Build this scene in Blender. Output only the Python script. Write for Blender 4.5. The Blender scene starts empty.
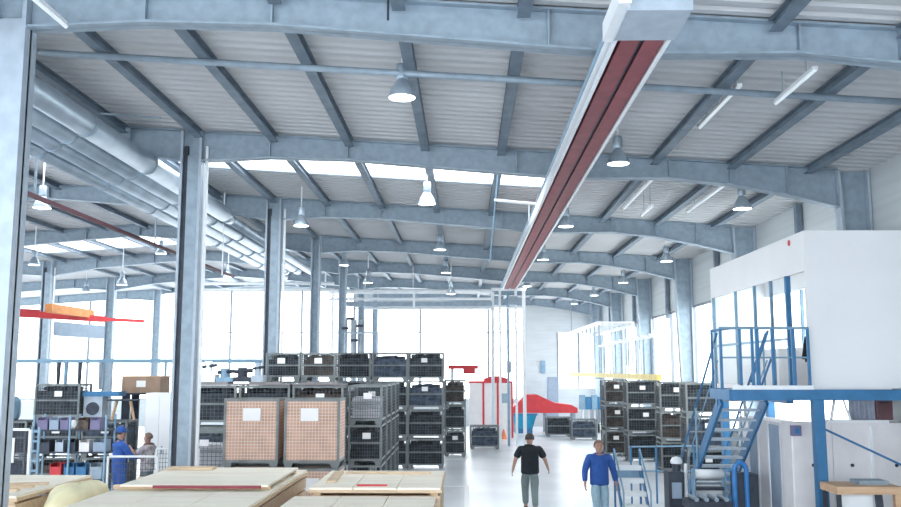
import bpy, math, random
from mathutils import Vector, Matrix
random.seed(7)
C = bpy.context.scene.collection
PI = math.pi
H = 3.2; F = 900.0; PITCH = math.radians(7.41); YAW = math.radians(0.99)

# ------------------------------------------------------------------ camera
cd = bpy.data.cameras.new('camera'); cam = bpy.data.objects.new('camera', cd); C.objects.link(cam)
cam.location = (0, 0, H); cam.rotation_euler = (PI/2 + PITCH, 0, YAW)
cd.sensor_width = 36; cd.lens = F*36/901; cd.clip_end = 500
bpy.context.scene.camera = cam
_R = Vector((math.cos(YAW), math.sin(YAW), 0))
_F = Vector((-math.sin(YAW)*math.cos(PITCH), math.cos(YAW)*math.cos(PITCH), math.sin(PITCH)))
_U = _R.cross(_F)
def at(px, py, Y):
    "the place seen at a point of the photograph, Y metres down the hall"
    d = _F + _R*((px-450.5)/F) - _U*((py-253.5)/F)
    return Vector((0, 0, H)) + d*(Y/d.y)
def gx(px, Y, z=1.0):
    "x of something z metres high at depth Y"
    zc = (Y*math.cos(PITCH) + (z-H)*math.sin(PITCH))
    return (px-466)/F*zc

# ------------------------------------------------------------------ materials
MATS = {}
def mat(name, col, rough=.6, metal=0.0, var=.12, scale=4.0, bump=0.0, emit=0.0, stretch=(1,1,1), spec=.4):
    m = bpy.data.materials.new(name); m.use_nodes = True; MATS[name] = m
    nt = m.node_tree; b = nt.nodes['Principled BSDF']; L = nt.links.new
    tc = nt.nodes.new('ShaderNodeTexCoord'); mp = nt.nodes.new('ShaderNodeMapping'); mp.inputs['Scale'].default_value = stretch
    no = nt.nodes.new('ShaderNodeTexNoise'); no.inputs['Scale'].default_value = scale; no.inputs['Detail'].default_value = 5
    L(tc.outputs['Object'], mp.inputs['Vector']); L(mp.outputs['Vector'], no.inputs['Vector'])
    cr = nt.nodes.new('ShaderNodeValToRGB')
    a = [max(0, c*(1-var)) for c in col]; z = [min(1, c*(1+var)) for c in col]
    cr.color_ramp.elements[0].color = (*a, 1); cr.color_ramp.elements[1].color = (*z, 1)
    cr.color_ramp.elements[0].position = .35; cr.color_ramp.elements[1].position = .65
    L(no.outputs['Fac'], cr.inputs['Fac']); L(cr.outputs['Color'], b.inputs['Base Color'])
    b.inputs['Roughness'].default_value = rough; b.inputs['Metallic'].default_value = metal
    b.inputs['Specular IOR Level'].default_value = spec
    if bump:
        bp = nt.nodes.new('ShaderNodeBump'); bp.inputs['Strength'].default_value = bump; bp.inputs['Distance'].default_value = .02
        L(no.outputs['Fac'], bp.inputs['Height']); L(bp.outputs['Normal'], b.inputs['Normal'])
    if emit:
        b.inputs['Emission Color'].default_value = (*col, 1); b.inputs['Emission Strength'].default_value = emit
    return m
def grid_mat(name, col, line, n=14.0, w=.12, rough=.7):
    "a sheet crossed by a fine square grid"
    m = mat(name, col, rough); nt = m.node_tree; L = nt.links.new; b = nt.nodes['Principled BSDF']
    cr = [x for x in nt.nodes if x.type == 'VALTORGB'][0]
    tc = [x for x in nt.nodes if x.type == 'TEX_COORD'][0]
    sp = nt.nodes.new('ShaderNodeSeparateXYZ'); L(tc.outputs['Object'], sp.inputs[0])
    ad = nt.nodes.new('ShaderNodeMath'); ad.operation = 'ADD'; L(sp.outputs['X'], ad.inputs[0]); L(sp.outputs['Y'], ad.inputs[1])
    outs = []
    for src in (ad.outputs[0], sp.outputs['Z']):
        mu = nt.nodes.new('ShaderNodeMath'); mu.operation = 'MULTIPLY'; L(src, mu.inputs[0]); mu.inputs[1].default_value = n
        fr = nt.nodes.new('ShaderNodeMath'); fr.operation = 'FRACT'; L(mu.outputs[0], fr.inputs[0])
        lt = nt.nodes.new('ShaderNodeMath'); lt.operation = 'LESS_THAN'; L(fr.outputs[0], lt.inputs[0]); lt.inputs[1].default_value = w
        outs.append(lt.outputs[0])
    mx = nt.nodes.new('ShaderNodeMath'); mx.operation = 'MAXIMUM'; L(outs[0], mx.inputs[0]); L(outs[1], mx.inputs[1])
    mi = nt.nodes.new('ShaderNodeMix'); mi.data_type = 'RGBA'
    L(mx.outputs[0], mi.inputs['Factor']); L(cr.outputs['Color'], mi.inputs[6]); mi.inputs[7].default_value = (*line, 1)
    L(mi.outputs[2], b.inputs['Base Color'])
    return m
galv = mat('galvanised_steel', (.30, .375, .44), .5, .2, .10, 6.0)
galv2 = mat('galvanised_column', (.42, .49, .56), .5, .2, .08, 5)
ductm = mat('duct_metal', (.40, .48, .55), .38, .55, .12, 2.0)
purm = mat('purlin_steel', (.17, .22, .27), .55, .2, .15, 3.0)
roofm = mat('roof_sheet', (.55, .56, .57), .7, 0, .05, .6)
floorm = mat('painted_floor', (.66, .69, .735), .28, 0, .09, .55, spec=.5)
wallm = mat('wall_panel', (.56, .60, .62), .7, 0, .05, .8, stretch=(1, .2, 8))
whitem = mat('white_panel', (.83, .84, .85), .6, 0, .02, 1.0)
winm = mat('window_frame_paint', (.24, .27, .31), .5, 0, .03)
whitep = mat('white_paint', (.85, .88, .90), .45, 0, .03)
pane = mat('daylit_pane', (.93, .98, 1.0), .6, 0, .015, 1.2, emit=1.5)
sky_pane = mat('roof_light_pane', (.95, .98, 1.0), .6, 0, .02, 1.0, emit=2.0)
lampm = mat('lamp_glow', (1, .98, .94), .5, 0, 0, 1, emit=6.0)
tubem = mat('tube_glow', (.7, .75, .78), .5, 0, 0, 1, emit=.15)
redm = mat('red_girder', (.25, .045, .06), .5, .1, .15)
redb = mat('bright_red', (.62, .05, .06), .5, 0, .08)
orangem = mat('orange_girder', (.75, .30, .10), .5, 0, .1)
bluem = mat('blue_steel', (.045, .18, .36), .45, .1, .1)
bluel = mat('pale_blue_paint', (.22, .36, .48), .45, .1, .1)
cyanm = mat('cyan_plastic', (.02, .30, .50), .4, 0, .06)
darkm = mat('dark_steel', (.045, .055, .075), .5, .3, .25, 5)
meshm = mat('mesh_steel', (.10, .12, .135), .5, .35, .15)
framem = mat('box_frame_steel', (.21, .235, .24), .55, .3, .15)
blackp = mat('dark_parts', (.025, .032, .042), .45, .3, .6, 7)
bluep = mat('blue_grey_parts', (.06, .085, .13), .45, .3, .5, 7)
brownp = mat('rusty_parts', (.085, .06, .05), .6, .2, .5, 7)
sheetp = mat('pale_sheets', (.62, .62, .66), .5, .1, .12, stretch=(1, 1, 12))
cardm = grid_mat('cardboard_behind_wire', (.58, .35, .25), (.72, .64, .58), 16, .16)
cardb = mat('cardboard', (.36, .25, .18), .8, 0, .1)
woodm = mat('raw_wood', (.70, .53, .36), .7, 0, .12, 3.0, stretch=(1, 6, 6), bump=.1)
wood2 = mat('plywood', (1.0, .90, .76), .65, 0, .07, 1.5, stretch=(.5, 5, 5))
woodt = mat('bench_wood', (.62, .41, .26), .6, 0, .12, 3, stretch=(.6, 6, 6))
sackm = mat('cream_film', (.93, .84, .54), .5, 0, .1, 3, bump=.6)
paper = mat('white_paper', (.9, .9, .9), .7, 0, .01)
yellm = mat('yellow_paint', (.85, .66, .18), .5, 0, .08)
skinm = mat('skin', (.42, .25, .19), .55, 0, .05)
hairm = mat('dark_hair', (.05, .04, .035), .8, 0, .2, 30)
hairg = mat('grey_brown_hair', (.20, .13, .10), .8, 0, .2, 30)
tblack = mat('black_cloth', (.010, .014, .02), .85, 0, .15, 8)
tgrey = mat('grey_trousers', (.17, .215, .215), .85, 0, .08, 8)
tblue = mat('blue_cloth', (.03, .095, .34), .85, 0, .12, 8)
tjean = mat('pale_jeans', (.33, .48, .57), .85, 0, .08, 8)
tpale = mat('pale_patterned_cloth', (.48, .44, .46), .85, 0, .3, 12)
shoem = mat('shoe_leather', (.03, .03, .035), .5, 0, .1)
lockm = mat('locker_paint', (.80, .77, .77), .5, 0, .03)
lockb = mat('locker_blue_grey', (.30, .38, .48), .5, 0, .05)
linem = mat('line_paint', (.97, .97, .98), .5, 0, .02)
purplem = mat('violet_plastic', (.19, .17, .30), .5, 0, .08)
curtm = mat('grey_blue_film', (.36, .40, .49), .4, 0, .12, 6)
glass = bpy.data.materials.new('window_glass'); glass.use_nodes = True
_b = glass.node_tree.nodes['Principled BSDF']; _b.inputs['Transmission Weight'].default_value = 1
_b.inputs['Roughness'].default_value = .02; _b.inputs['IOR'].default_value = 1.02; _b.inputs['Base Color'].default_value = (.96, .99, 1, 1)

# ------------------------------------------------------------------ mesh builder
def root_off(o):
    v = Vector((0, 0, 0))
    while o is not None:
        v += o.location; o = o.parent
    return v
class MB:
    def __init__(s): s.v = []; s.f = []
    def hexa(s, p):
        n = len(s.v); s.v += [tuple(q) for q in p]
        s.f += [tuple(n+i for i in q) for q in ((3,2,1,0),(4,5,6,7),(0,1,5,4),(1,2,6,5),(2,3,7,6),(3,0,4,7))]
        return s
    def box(s, x0, x1, y0, y1, z0, z1):
        return s.hexa([(x0,y0,z0),(x1,y0,z0),(x1,y1,z0),(x0,y1,z0),(x0,y0,z1),(x1,y0,z1),(x1,y1,z1),(x0,y1,z1)])
    def cb(s, c, d, rz=0, rx=0):
        M = Matrix.Rotation(rz, 3, 'Z') @ Matrix.Rotation(rx, 3, 'X'); a, b, h = d[0]/2, d[1]/2, d[2]/2
        return s.hexa([Vector(c)+M@Vector(q) for q in ((-a,-b,-h),(a,-b,-h),(a,b,-h),(-a,b,-h),(-a,-b,h),(a,-b,h),(a,b,h),(-a,b,h))])
    def bar(s, p, q, w, h, up=(0,0,1)):
        p = Vector(p); q = Vector(q); d = (q-p).normalized(); u = Vector(up)
        if abs(d.dot(u)) > .98: u = Vector((0,1,0))
        r = d.cross(u).normalized()*w/2; t = r.cross(d).normalized()*h/2
        return s.hexa([p-r-t, p+r-t, q+r-t, q-r-t, p-r+t, p+r+t, q+r+t, q-r+t])
    def tube(s, p, q, r, n=10, r2=None, caps=True):
        p = Vector(p); q = Vector(q); d = (q-p).normalized(); r2 = r if r2 is None else r2
        u = Vector((0,0,1)) if abs(d.z) < .9 else Vector((1,0,0))
        a = d.cross(u).normalized(); b = d.cross(a); k = len(s.v)
        for i in range(n):
            t = 2*PI*i/n; e = a*math.cos(t)+b*math.sin(t)
            s.v.append(tuple(p+e*r)); s.v.append(tuple(q+e*r2))
        for i in range(n):
            j = (i+1) % n; s.f.append((k+2*i, k+2*i+1, k+2*j+1, k+2*j))
        if caps:
            s.f.append(tuple(k+2*i for i in range(n))); s.f.append(tuple(k+2*i+1 for i in reversed(range(n))))
        return s
    def path(s, pts, r, n=8):
        for a, b in zip(pts, pts[1:]): s.tube(a, b, r, n)
        return s
    def lathe(s, prof, c=(0,0,0), n=20):
        k = len(s.v); m = len(prof)
        for i in range(n):
            t = 2*PI*i/n
            for r, z in prof: s.v.append((c[0]+r*math.cos(t), c[1]+r*math.sin(t), c[2]+z))
        for i in range(n):
            j = (i+1) % n
            for q in range(m-1): s.f.append((k+i*m+q, k+j*m+q, k+j*m+q+1, k+i*m+q+1))
        return s
    def prism(s, poly, axis, a, b):
        "poly of 2D points, extruded along x, y or z from a to b"
        def P(u, v, t): return {'x': (t,u,v), 'y': (u,t,v), 'z': (u,v,t)}[axis]
        k = len(s.v); n = len(poly)
        s.v += [P(u, v, a) for u, v in poly] + [P(u, v, b) for u, v in poly]
        s.f.append(tuple(k+i for i in reversed(range(n)))); s.f.append(tuple(k+n+i for i in range(n)))
        for i in range(n):
            j = (i+1) % n; s.f.append((k+i, k+j, k+n+j, k+n+i))
        return s
    def build(s, name, m, parent=None, label=None, smooth=False, bevel=0, local=False):
        me = bpy.data.meshes.new(name)
        if parent is not None:
            off = Vector((0,0,0)) if local else root_off(parent)
        else:
            xs = [v[0] for v in s.v]; ys = [v[1] for v in s.v]; zs = [v[2] for v in s.v]
            off = Vector(((min(xs)+max(xs))/2, (min(ys)+max(ys))/2, min(zs)))
        me.from_pydata([(v[0]-off.x, v[1]-off.y, v[2]-off.z) for v in s.v], [], s.f)
        import bmesh
        bm = bmesh.new(); bm.from_mesh(me); bmesh.ops.recalc_face_normals(bm, faces=bm.faces); bm.to_mesh(me); bm.free()
        if smooth:
            for p in me.polygons: p.use_smooth = len(p.vertices) == 4
        me.materials.append(m)
        o = bpy.data.objects.new(name, me); C.objects.link(o)
        if parent is not None: o.parent = parent
        else: o.location = off
        if label: o['label'] = label
        if bevel:
            bv = o.modifiers.new('bevel', 'BEVEL'); bv.width = bevel; bv.segments = 2; bv.limit_method = 'ANGLE'
        return o
def tag(o, label=None, cat=None, group=None, kind=None):
    if label: o['label'] = label
    if cat: o['category'] = cat
    if group: o['group'] = group
    if kind: o['kind'] = kind
    return o
def thing(name, loc, label, cat, group=None, rz=0):
    o = bpy.data.objects.new(name, None); C.objects.link(o); o.location = loc; o.rotation_euler.z = rz
    o.empty_display_size = .2
    return tag(o, label, cat, group)
def copy_tree(o, parent=None):
    c = o.copy(); C.objects.link(c); c.parent = parent
    for ch in list(o.children): copy_tree(ch, c)
    return c
def struct(mb, name, m, label=None, parent=None):
    o = mb.build(name, m, parent)
    if parent is None: o['kind'] = 'structure'
    if label: o['label'] = label
    return o

# ------------------------------------------------------------------ hall measures
S = 7.0
FY = {k: (k+.5)*S for k in range(0, 8)}          # frame lines
XR, XM, XL, XLL = 7.9, -5.3, -18.1, -31.0
BACK = 53.0; RIDGE = -11.6
def zt(x): return 7.61 - .065*(x if x > RIDGE else 2*RIDGE - x)     # top of the rafters
PUR = .15
def sheet(x): return zt(x) + .01

# floor, roof, walls
struct(MB().box(XLL-.3, XR+.3, -6, BACK+.4, -.2, 0), 'floor', floorm)
lights = [(17.75, 21.0, -12.3, 2.2), (31.8, 36.6, -17.5, -7.2), (45.8, 49.6, -17.5, -7.0)]
mb = MB()
def sheet_strip(mb, x0, x1, y0, y1):
    n = max(1, int(round((y1-y0)/.28))); p = (y1-y0)/n; k0 = len(mb.v); rows = []
    for i in range(n):
        for dy, dz in ((0, 0), (.42*p, 0), (.5*p, .045), (.92*p, .045)): rows.append((y0+i*p+dy, dz))
    rows.append((y1, 0))
    for y, dz in rows:
        mb.v.append((x0, y, sheet(x0)+dz)); mb.v.append((x1, y, sheet(x1)+dz))
    for i in range(len(rows)-1):
        a = k0+2*i; mb.f.append((a, a+1, a+3, a+2))
ys = sorted({-2.0, BACK} | {l[0] for l in lights} | {l[1] for l in lights})
for y0, y1 in zip(ys, ys[1:]):
    cuts = [XLL, RIDGE, XR+.1]; hole = None
    for l in lights:
        if l[0] <= y0 and y1 <= l[1]: hole = (l[2], l[3]); cuts += [l[2], l[3]]
    cuts = sorted(cuts)
    for a, b in zip(cuts, cuts[1:]):
        if hole and a >= hole[0] and b <= hole[1]: continue
        sheet_strip(mb, a, b, y0, y1)
ceil = struct(mb, 'ceiling', roofm)
sd = ceil.modifiers.new('thick', 'SOLIDIFY'); sd.thickness = .06; sd.offset = 1
for i, l in enumerate(lights):
    mb = MB(); fr = MB()
    cuts = sorted({l[2], l[3]} | ({RIDGE} if l[2] < RIDGE < l[3] else set()))
    for a, b in zip(cuts, cuts[1:]):
        mb.hexa([(a,l[0],sheet(a)+.05),(b,l[0],sheet(b)+.05),(b,l[1],sheet(b)+.05),(a,l[1],sheet(a)+.05),
                 (a,l[0],sheet(a)+.08),(b,l[0],sheet(b)+.08),(b,l[1],sheet(b)+.08),(a,l[1],sheet(a)+.08)])
        for yy in (l[0], l[1]): fr.bar((a, yy, sheet(a)+.05), (b, yy, sheet(b)+.05), .06, .1)
    f = struct(fr, 'window_%d' % (20+i), galv, 'roof light band')
    mb.build('pane', sky_pane, f)

def window(n, mb_frame, mb_pane):
    f = struct(mb_frame, 'window_%d' % n, winm); mb_pane.build('pane', pane, f)
# back wall
wb = MB()
wb.box(XLL, 3.4, BACK, BACK+.25, 0, 1.5)
wb.box(XLL, 3.4, BACK, BACK+.25, 7.95, 8.6); wb.box(-6.6, 3.4, BACK, BACK+.25, 6.9, 7.95)
wb.box(3.4, 5.3, BACK, BACK+.25, 0, 7.7); wb.box(5.3, XR, BACK, BACK+.25, 5.4, 7.4); wb.box(5.3, XR, BACK, BACK+.25, 0, 2.2)
struct(wb, 'wall_back', wallm)
ms = [3.4, 1.3, -2.7, -6.6, -9.7, -13.9, -18.1, -22.3, -26.6, -31.0]; n = 1
for b, a in zip(ms, ms[1:]):
    top = 6.9 if b > -6.5 else 7.95
    fr = MB(); fr.box(a, a+.06, BACK-.02, BACK+.12, 1.5, top); fr.box(b-.06, b, BACK-.02, BACK+.12, 1.5, top)
    for z in (1.5, 5.4, top-.09): fr.box(a+.06, b-.06, BACK, BACK+.1, z, z+.06)
    window(n, fr, MB().box(a+.08, b-.08, BACK+.13, BACK+.16, 1.5, top)); n += 1
fr = MB(); fr.box(5.3, 5.4, BACK-.02, BACK+.12, 2.2, 5.4); fr.box(6.5, 6.58, BACK-.02, BACK+.12, 2.2, 5.4)
window(n, fr, MB().box(5.3, XR, BACK+.13, BACK+.16, 2.2, 5.4)); n += 1
# right wall
wr = MB(); wr.box(XR, XR+.25, -2, BACK, 0, 1.4); wr.box(XR, XR+.25, -2, BACK, 5.45, 7.3); wr.box(XR, XR+.25, -2, 17.5, 1.4, 5.45)
for i in range(0, 100):                                       # the horizontal joints of the cladding
    pass
struct(wr, 'wall_right', wallm)
yy = [FY[k] for k in range(2, 8)]; yy[-1] = 52.6
for a, b in zip(yy, yy[1:]):
    fr = MB(); m = (a+b)/2
    for y in (a+.04, m, b-.04): fr.box(XR-.02, XR+.1, y-.04, y+.04, 1.4, 5.45)
    for z in (1.4, 5.37): fr.box(XR, XR+.08, a+.08, m-.04, z, z+.07); fr.box(XR, XR+.08, m+.04, b-.08, z, z+.07)
    window(n, fr, MB().box(XR+.11, XR+.14, a, b, 1.4, 5.45)); n += 1
# left wall
wl = MB(); wl.box(XLL-.25, XLL, -2, BACK, 0, 1.4); wl.box(XLL-.25, XLL, -2, BACK, 5.45, 6.6)
struct(wl, 'wall_left', wallm)
for a, b in ((-2, 17.5), (17.5, 35), (35, BACK)):
    fr = MB(); fr.box(XLL-.1, XLL+.02, a, a+.1, 1.4, 5.45); fr.box(XLL-.1, XLL+.02, b-.1, b, 1.4, 5.45)
    window(n, fr, MB().box(XLL-.14, XLL-.11, a, b, 1.4, 5.45)); n += 1

# ------------------------------------------------------------------ steel frames
def beam(Y, prof, label):
    "tapered I rafter: prof = [(x, depth)]"
    xs = [(x, zt(x), zt(x)-d) for x, d in prof]
    web = MB(); fl = MB(); fb = MB()
    for (x0, t0, b0), (x1, t1, b1) in zip(xs, xs[1:]):
        web.hexa([(x0,Y-.015,b0),(x1,Y-.015,b1),(x1,Y+.015,b1),(x0,Y+.015,b0),(x0,Y-.015,t0),(x1,Y-.015,t1),(x1,Y+.015,t1),(x0,Y+.015,t0)])
        for z0, z1, q in ((t0-.03, t1-.03, fl), (b0, b1, fb)):
            q.hexa([(x0,Y-.12,z0),(x1,Y-.12,z1),(x1,Y+.12,z1),(x0,Y+.12,z0),(x0,Y-.12,z0+.03),(x1,Y-.12,z1+.03),(x1,Y+.12,z1+.03),(x0,Y+.12,z0+.03)])
    r = thing('roof_beam', (xs[0][0], Y, xs[0][2]), label, 'roof beam', 'tapered roof beams across the hall')
    web.build('web', galv, r); fl.build('flange', galv, r); fb.build('flange', galv, r)
    st = MB()
    for (x, t, b) in xs[1:-1]:
        st.box(x-.012, x+.012, Y-.11, Y+.11, b+.03, t-.03)
    st.build('stiffener', galv, r)
    return r
ORD = {1: 'nearest', 2: 'second', 3: 'third', 4: 'fourth', 5: 'fifth', 6: 'sixth', 7: 'farthest'}
PR = [(XM+.25,.62),(-3.9,.47),(-2.35,.42),(1.0,.5),(2.1,.52),(4,.4),(5.2,.46),(6.3,.6),(7.27,.78)]
PL = [(XL+.25,.7),(-16,.5),(-13.5,.43),(RIDGE,.42),(-9,.45),(-6.7,.52),(XM-.25,.64)]
PLL = [(XLL+.2,.9),(-28,.45),(-24,.45),(-20,.45),(XL-.25,.65)]
for k in range(1, 8):
    sx = {1: -.23, 2: -.15}.get(k, 0); q = .45 if k == 7 else 1
    PR[0] = (XM+sx+.2, .62); PL[-1] = (XM+sx-.2, .64)
    beam(FY[k], PR, 'blue-grey steel roof beam over the aisle, %s from the camera' % ORD[k])
    beam(FY[k], [(a, b*q) for a, b in PL], 'blue-grey steel roof beam over the left bay, %s from the camera' % ORD[k])
    if k >= 3: beam(FY[k], PLL, 'blue-grey steel roof beam far left beyond the left bay, %s line' % ORD[k])
def column(x, Y, ztop, label, k=9, w=.42, d=.26, wtop=None, grp=None, pipe=False, off=0):
    wtop = wtop or w
    r = thing('steel_column', (x, Y, 0), label, 'column', grp)
    xr = x + w/2 + off; ztop = ztop - .0
    # web and two flanges; the right edge stays plumb, the left edge may taper
    L0, R0, L1, R1 = xr-w, xr, xr-wtop, xr
    MB().hexa([(L0,Y-.02,.02),(R0,Y-.02,.02),(R0,Y+.02,.02),(L0,Y+.02,.02),(L1,Y-.02,ztop),(R1,Y-.02,ztop),(R1,Y+.02,ztop),(L1,Y+.02,ztop)]).build('web', galv, r)
    for a0, a1 in ((L0, L1), (R0-.05, R1-.05)):
        MB().hexa([(a0,Y-d/2,.02),(a0+.05,Y-d/2,.02),(a0+.05,Y+d/2,.02),(a0,Y+d/2,.02),(a1,Y-d/2,ztop),(a1+.05,Y-d/2,ztop),(a1+.05,Y+d/2,ztop),(a1,Y+d/2,ztop)]).build('flange', galv2, r)
    MB().box(L0-.06, R0+(.06 if off == 0 else 0), Y-.2, Y+.2, 0, .02).build('base_plate', galv, r)
    if pipe:
        if k > 1: MB().tube((xr+.09, Y-.05, .02), (xr+.09, Y-.05, ztop-.3), .035).build('drain_pipe', whitep, r)
        MB().box(xr-w+(.15 if k > 1 else .06), xr-.055, Y-.14, Y-.10, .6, ztop-.5).build('cable_tray', galv2 if k == 1 else galv, r)
        if k > 1: MB().box(xr-w+.065, xr-w+.14, Y-.1, Y-.03, .4, ztop-.3).build('slot_shade_strip', darkm, r, 'dark strip standing in for slot shade')  # dark strip added in the web recess to stand in for its shade
    return r
for k in range(1, 8):
    w = .42 if k < 4 else .32
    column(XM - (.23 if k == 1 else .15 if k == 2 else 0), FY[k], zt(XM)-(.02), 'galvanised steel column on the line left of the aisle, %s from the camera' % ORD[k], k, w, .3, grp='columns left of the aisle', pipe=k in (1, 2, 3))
    column(XR-.25, FY[k], zt(XR-.1)-.02, 'tapered steel column standing against the right wall, %s from the camera' % ORD[k], k, .36, .3, wtop=.62, grp='columns along the right wall', off=.05)
    if k >= 3: column(XL, FY[k], zt(XL)-.02, 'steel column on the far left line, %s from the camera' % ORD[k], 9, .44, .3, grp='columns on the far left line', pipe=k == 5)
# wall posts between the frames, eaves rail
for k in range(1, 7):
    y = FY[k]+S/2
    tag(MB().box(XR-.16, XR-.03, y-.09, y+.09, 5.2, zt(XR)-.02).build('wall_post', purm), 'slim dark wall post on the right wall between the %s and next steel column' % ORD[k], 'post', 'wall posts on the right wall')
tag(MB().box(XR-.14, XR-.01, 6.2, FY[1]-.16, 5.95, 6.1).build('wall_rail', galv), 'horizontal steel rail high on the nearest stretch of right wall', 'rail')
NUM = ['','one','two','three','four','five','six','seven','eight']
for i in range(-8, 9):
    x = XM + 1.5*i
    if x > XR: continue
    z = zt(x) - .012
    if i > 0: lab = 'dark roof purlin over the aisle bay, number %s counting right from the columns' % NUM[i]
    elif i < 0: lab = 'dark roof purlin over the left bay, number %s counting left from the columns' % NUM[-i]
    else: lab = 'dark roof purlin running right above the line of columns left of the aisle'
    r = thing('roof_purlin', (x, 3, z-PUR), lab, 'purlin', 'roof purlins running down the hall')
    cuts = [-1.5] + [FY[k] for k in range(0, 8)]; cuts[-1] = BACK-.05
    for a, b in zip(cuts, cuts[1:]):
        a += .13; b -= .13
        p = MB(); p.box(x-.08, x+.08, a, b, z-PUR, z-PUR+.015); p.box(x-.08, x+.08, a, b, z-.015, z); p.box(x-.012, x+.012, a, b, z-PUR+.015, z-.015)
        p.build('segment', purm, r)
# long sloping pipe
Yp = 12.5
pz = lambda x: zt(x) - .225
tag(MB().tube((-6.2, Yp, pz(-6.2)), (XR-.1, Yp, pz(XR-.1)), .05, 12).build('roof_pipe', galv, smooth=True), 'long grey pipe crossing under the near roof from left column to right', 'pipe')
tag(MB().tube((-9.5, 16.0, zt(-9.5)-.1), (XM-.3, 16.0, zt(XM)-.15), .02, 8).build('conduit', galv), 'thin conduit crossing under the roof above the ducts', 'conduit')

# ------------------------------------------------------------------ red crane track over the aisle
xc = 1.86; zb = 6.62
r = thing('crane_track', (xc, 9.0, zb), 'long dark red double crane track with pale edges hung over the aisle', 'crane track')
for dx in (-.125, .125):
    g = MB(); g.box(xc+dx-.1, xc+dx+.1, 9.0, 38.3, zb+.02, zb+.04); g.box(xc+dx-.02, xc+dx+.02, 9.0, 38.3, zb+.04, zb+.24); g.box(xc+dx-.1, xc+dx+.1, 9.0, 38.3, zb+.24, zb+.26)
    g.build('girder', redm, r)
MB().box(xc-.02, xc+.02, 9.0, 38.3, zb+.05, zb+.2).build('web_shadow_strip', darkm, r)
for dx in (-.29, .27):
    MB().box(xc+dx-.025, xc+dx+.02, 9.0, 38.3, zb-.0, zb+.24).build('side_channel', whitep, r, 'pale side channel')
MB().tube((xc-.40, 9, zb+.05), (xc-.40, 38.3, zb+.05), .02).build('conductor_bar', bluel, r)
MB().box(xc-.32, xc+.30, 8.2, 8.99, zb-.03, zb+.26).build('end_plate', galv2, r, 'pale grey end housing')
MB().box(xc-.42, xc-.30, 8.1, 9.1, zb+.0, zb+.2).build('buffer', whitep, r)
for k in range(1, 5):
    for dx in (-.2, .2): MB().box(xc+dx-.02, xc+dx+.02, FY[k]-.02, FY[k]+.02, zb+.24, zt(xc)-.515).build('hanger', galv, r)
# dark red rail in the left bay
r = thing('crane_rail', (-8.6, 17.8, 6.6), 'thin dark red crane rail running down the left bay', 'crane rail')
MB().box(-8.63, -8.57, 16.0, 33, 6.6, 6.69).build('rail', mat('dark_red_rail', (.09,.03,.04), .6), r)
for k in (2, 3, 4): MB().box(-8.62, -8.58, FY[k]-.02, FY[k]+.02, 6.69, zt(-8.6)-.45).build('hanger', galv, r)
# overhead travelling crane, left
a = at(3, 311, 30.0); b = at(143, 321.5, 36.0)
z0 = 5.15
r = thing('overhead_crane', (a.x, a.y, z0), 'red and orange overhead crane girder in the left bay', 'crane')
MB().bar((a.x, a.y, z0), at(38, 311, 30.9).xy.to_3d()+Vector((0,0,z0)), .3, .28).build('girder', redb, r)
p1 = at(55, 312, 31.2); p2 = at(104, 320, 34.3)
MB().bar((p1.x-1.1, p1.y-.6, z0+.0), (p2.x, p2.y, z0), .3, .22).build('girder', redb, r)
MB().bar((p1.x-.1, p1.y-.3, z0+.2), (p2.x-.3, p2.y-.5, z0+.16), .26, .3).build('trolley', orangem, r, 'orange trolley beam on the red girder')
MB().bar((p2.x, p2.y, z0), (b.x, b.y, z0+.02), .15, .12).build('runway_end', redb, r)
MB().bar((p1.x, p1.y, z0-.5), (p2.x, p2.y, z0-.5), .05, .5).build('fascia', lockb, r, 'pale panel under the girder')

# ------------------------------------------------------------------ air ducts
for i, (dx, z, rr) in enumerate(((-6.3, 7.25, .205), (-6.8, 7.23, .19), (-7.27, 7.2, .18), (-7.72, 7.15, .15))):
    end = (23.0, 36.0, 36.0, 38.0)[i]
    pos = ['nearest the columns', 'second from the columns', 'third from the columns', 'farthest from the columns'][i]
    r = thing('air_duct', (dx, 7, z-rr), 'round galvanised air duct under the left bay roof, %s' % pos, 'duct', 'air ducts under the left roof')
    MB().tube((dx, 4, z), (dx, end, z), rr, 24).build('pipe', ductm, r, smooth=True)
    if i == 0:
        MB().tube((dx, end, z), (dx+.0, end+.6, z-.05), rr, 24, .14).build('reducer', ductm, r, smooth=True)
        MB().tube((dx, end+.6, z-.05), (dx, 38, z-.05), .14, 20).build('pipe', ductm, r, smooth=True)
    y = 8.6 + .45*i
    while y < end:
        MB().tube((dx, y-.03, z), (dx, y+.03, z), rr+.018, 24).build('collar', galv, r, smooth=True)
        y += 2.9
    hg = MB()
    for k in range(1, 5):
        if FY[k] < end: hg.box(dx-.01, dx+.01, FY[k]-.02, FY[k]+.02, z+rr, zt(dx)-.50)
    hg.build('hanger', galv, r)

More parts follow.
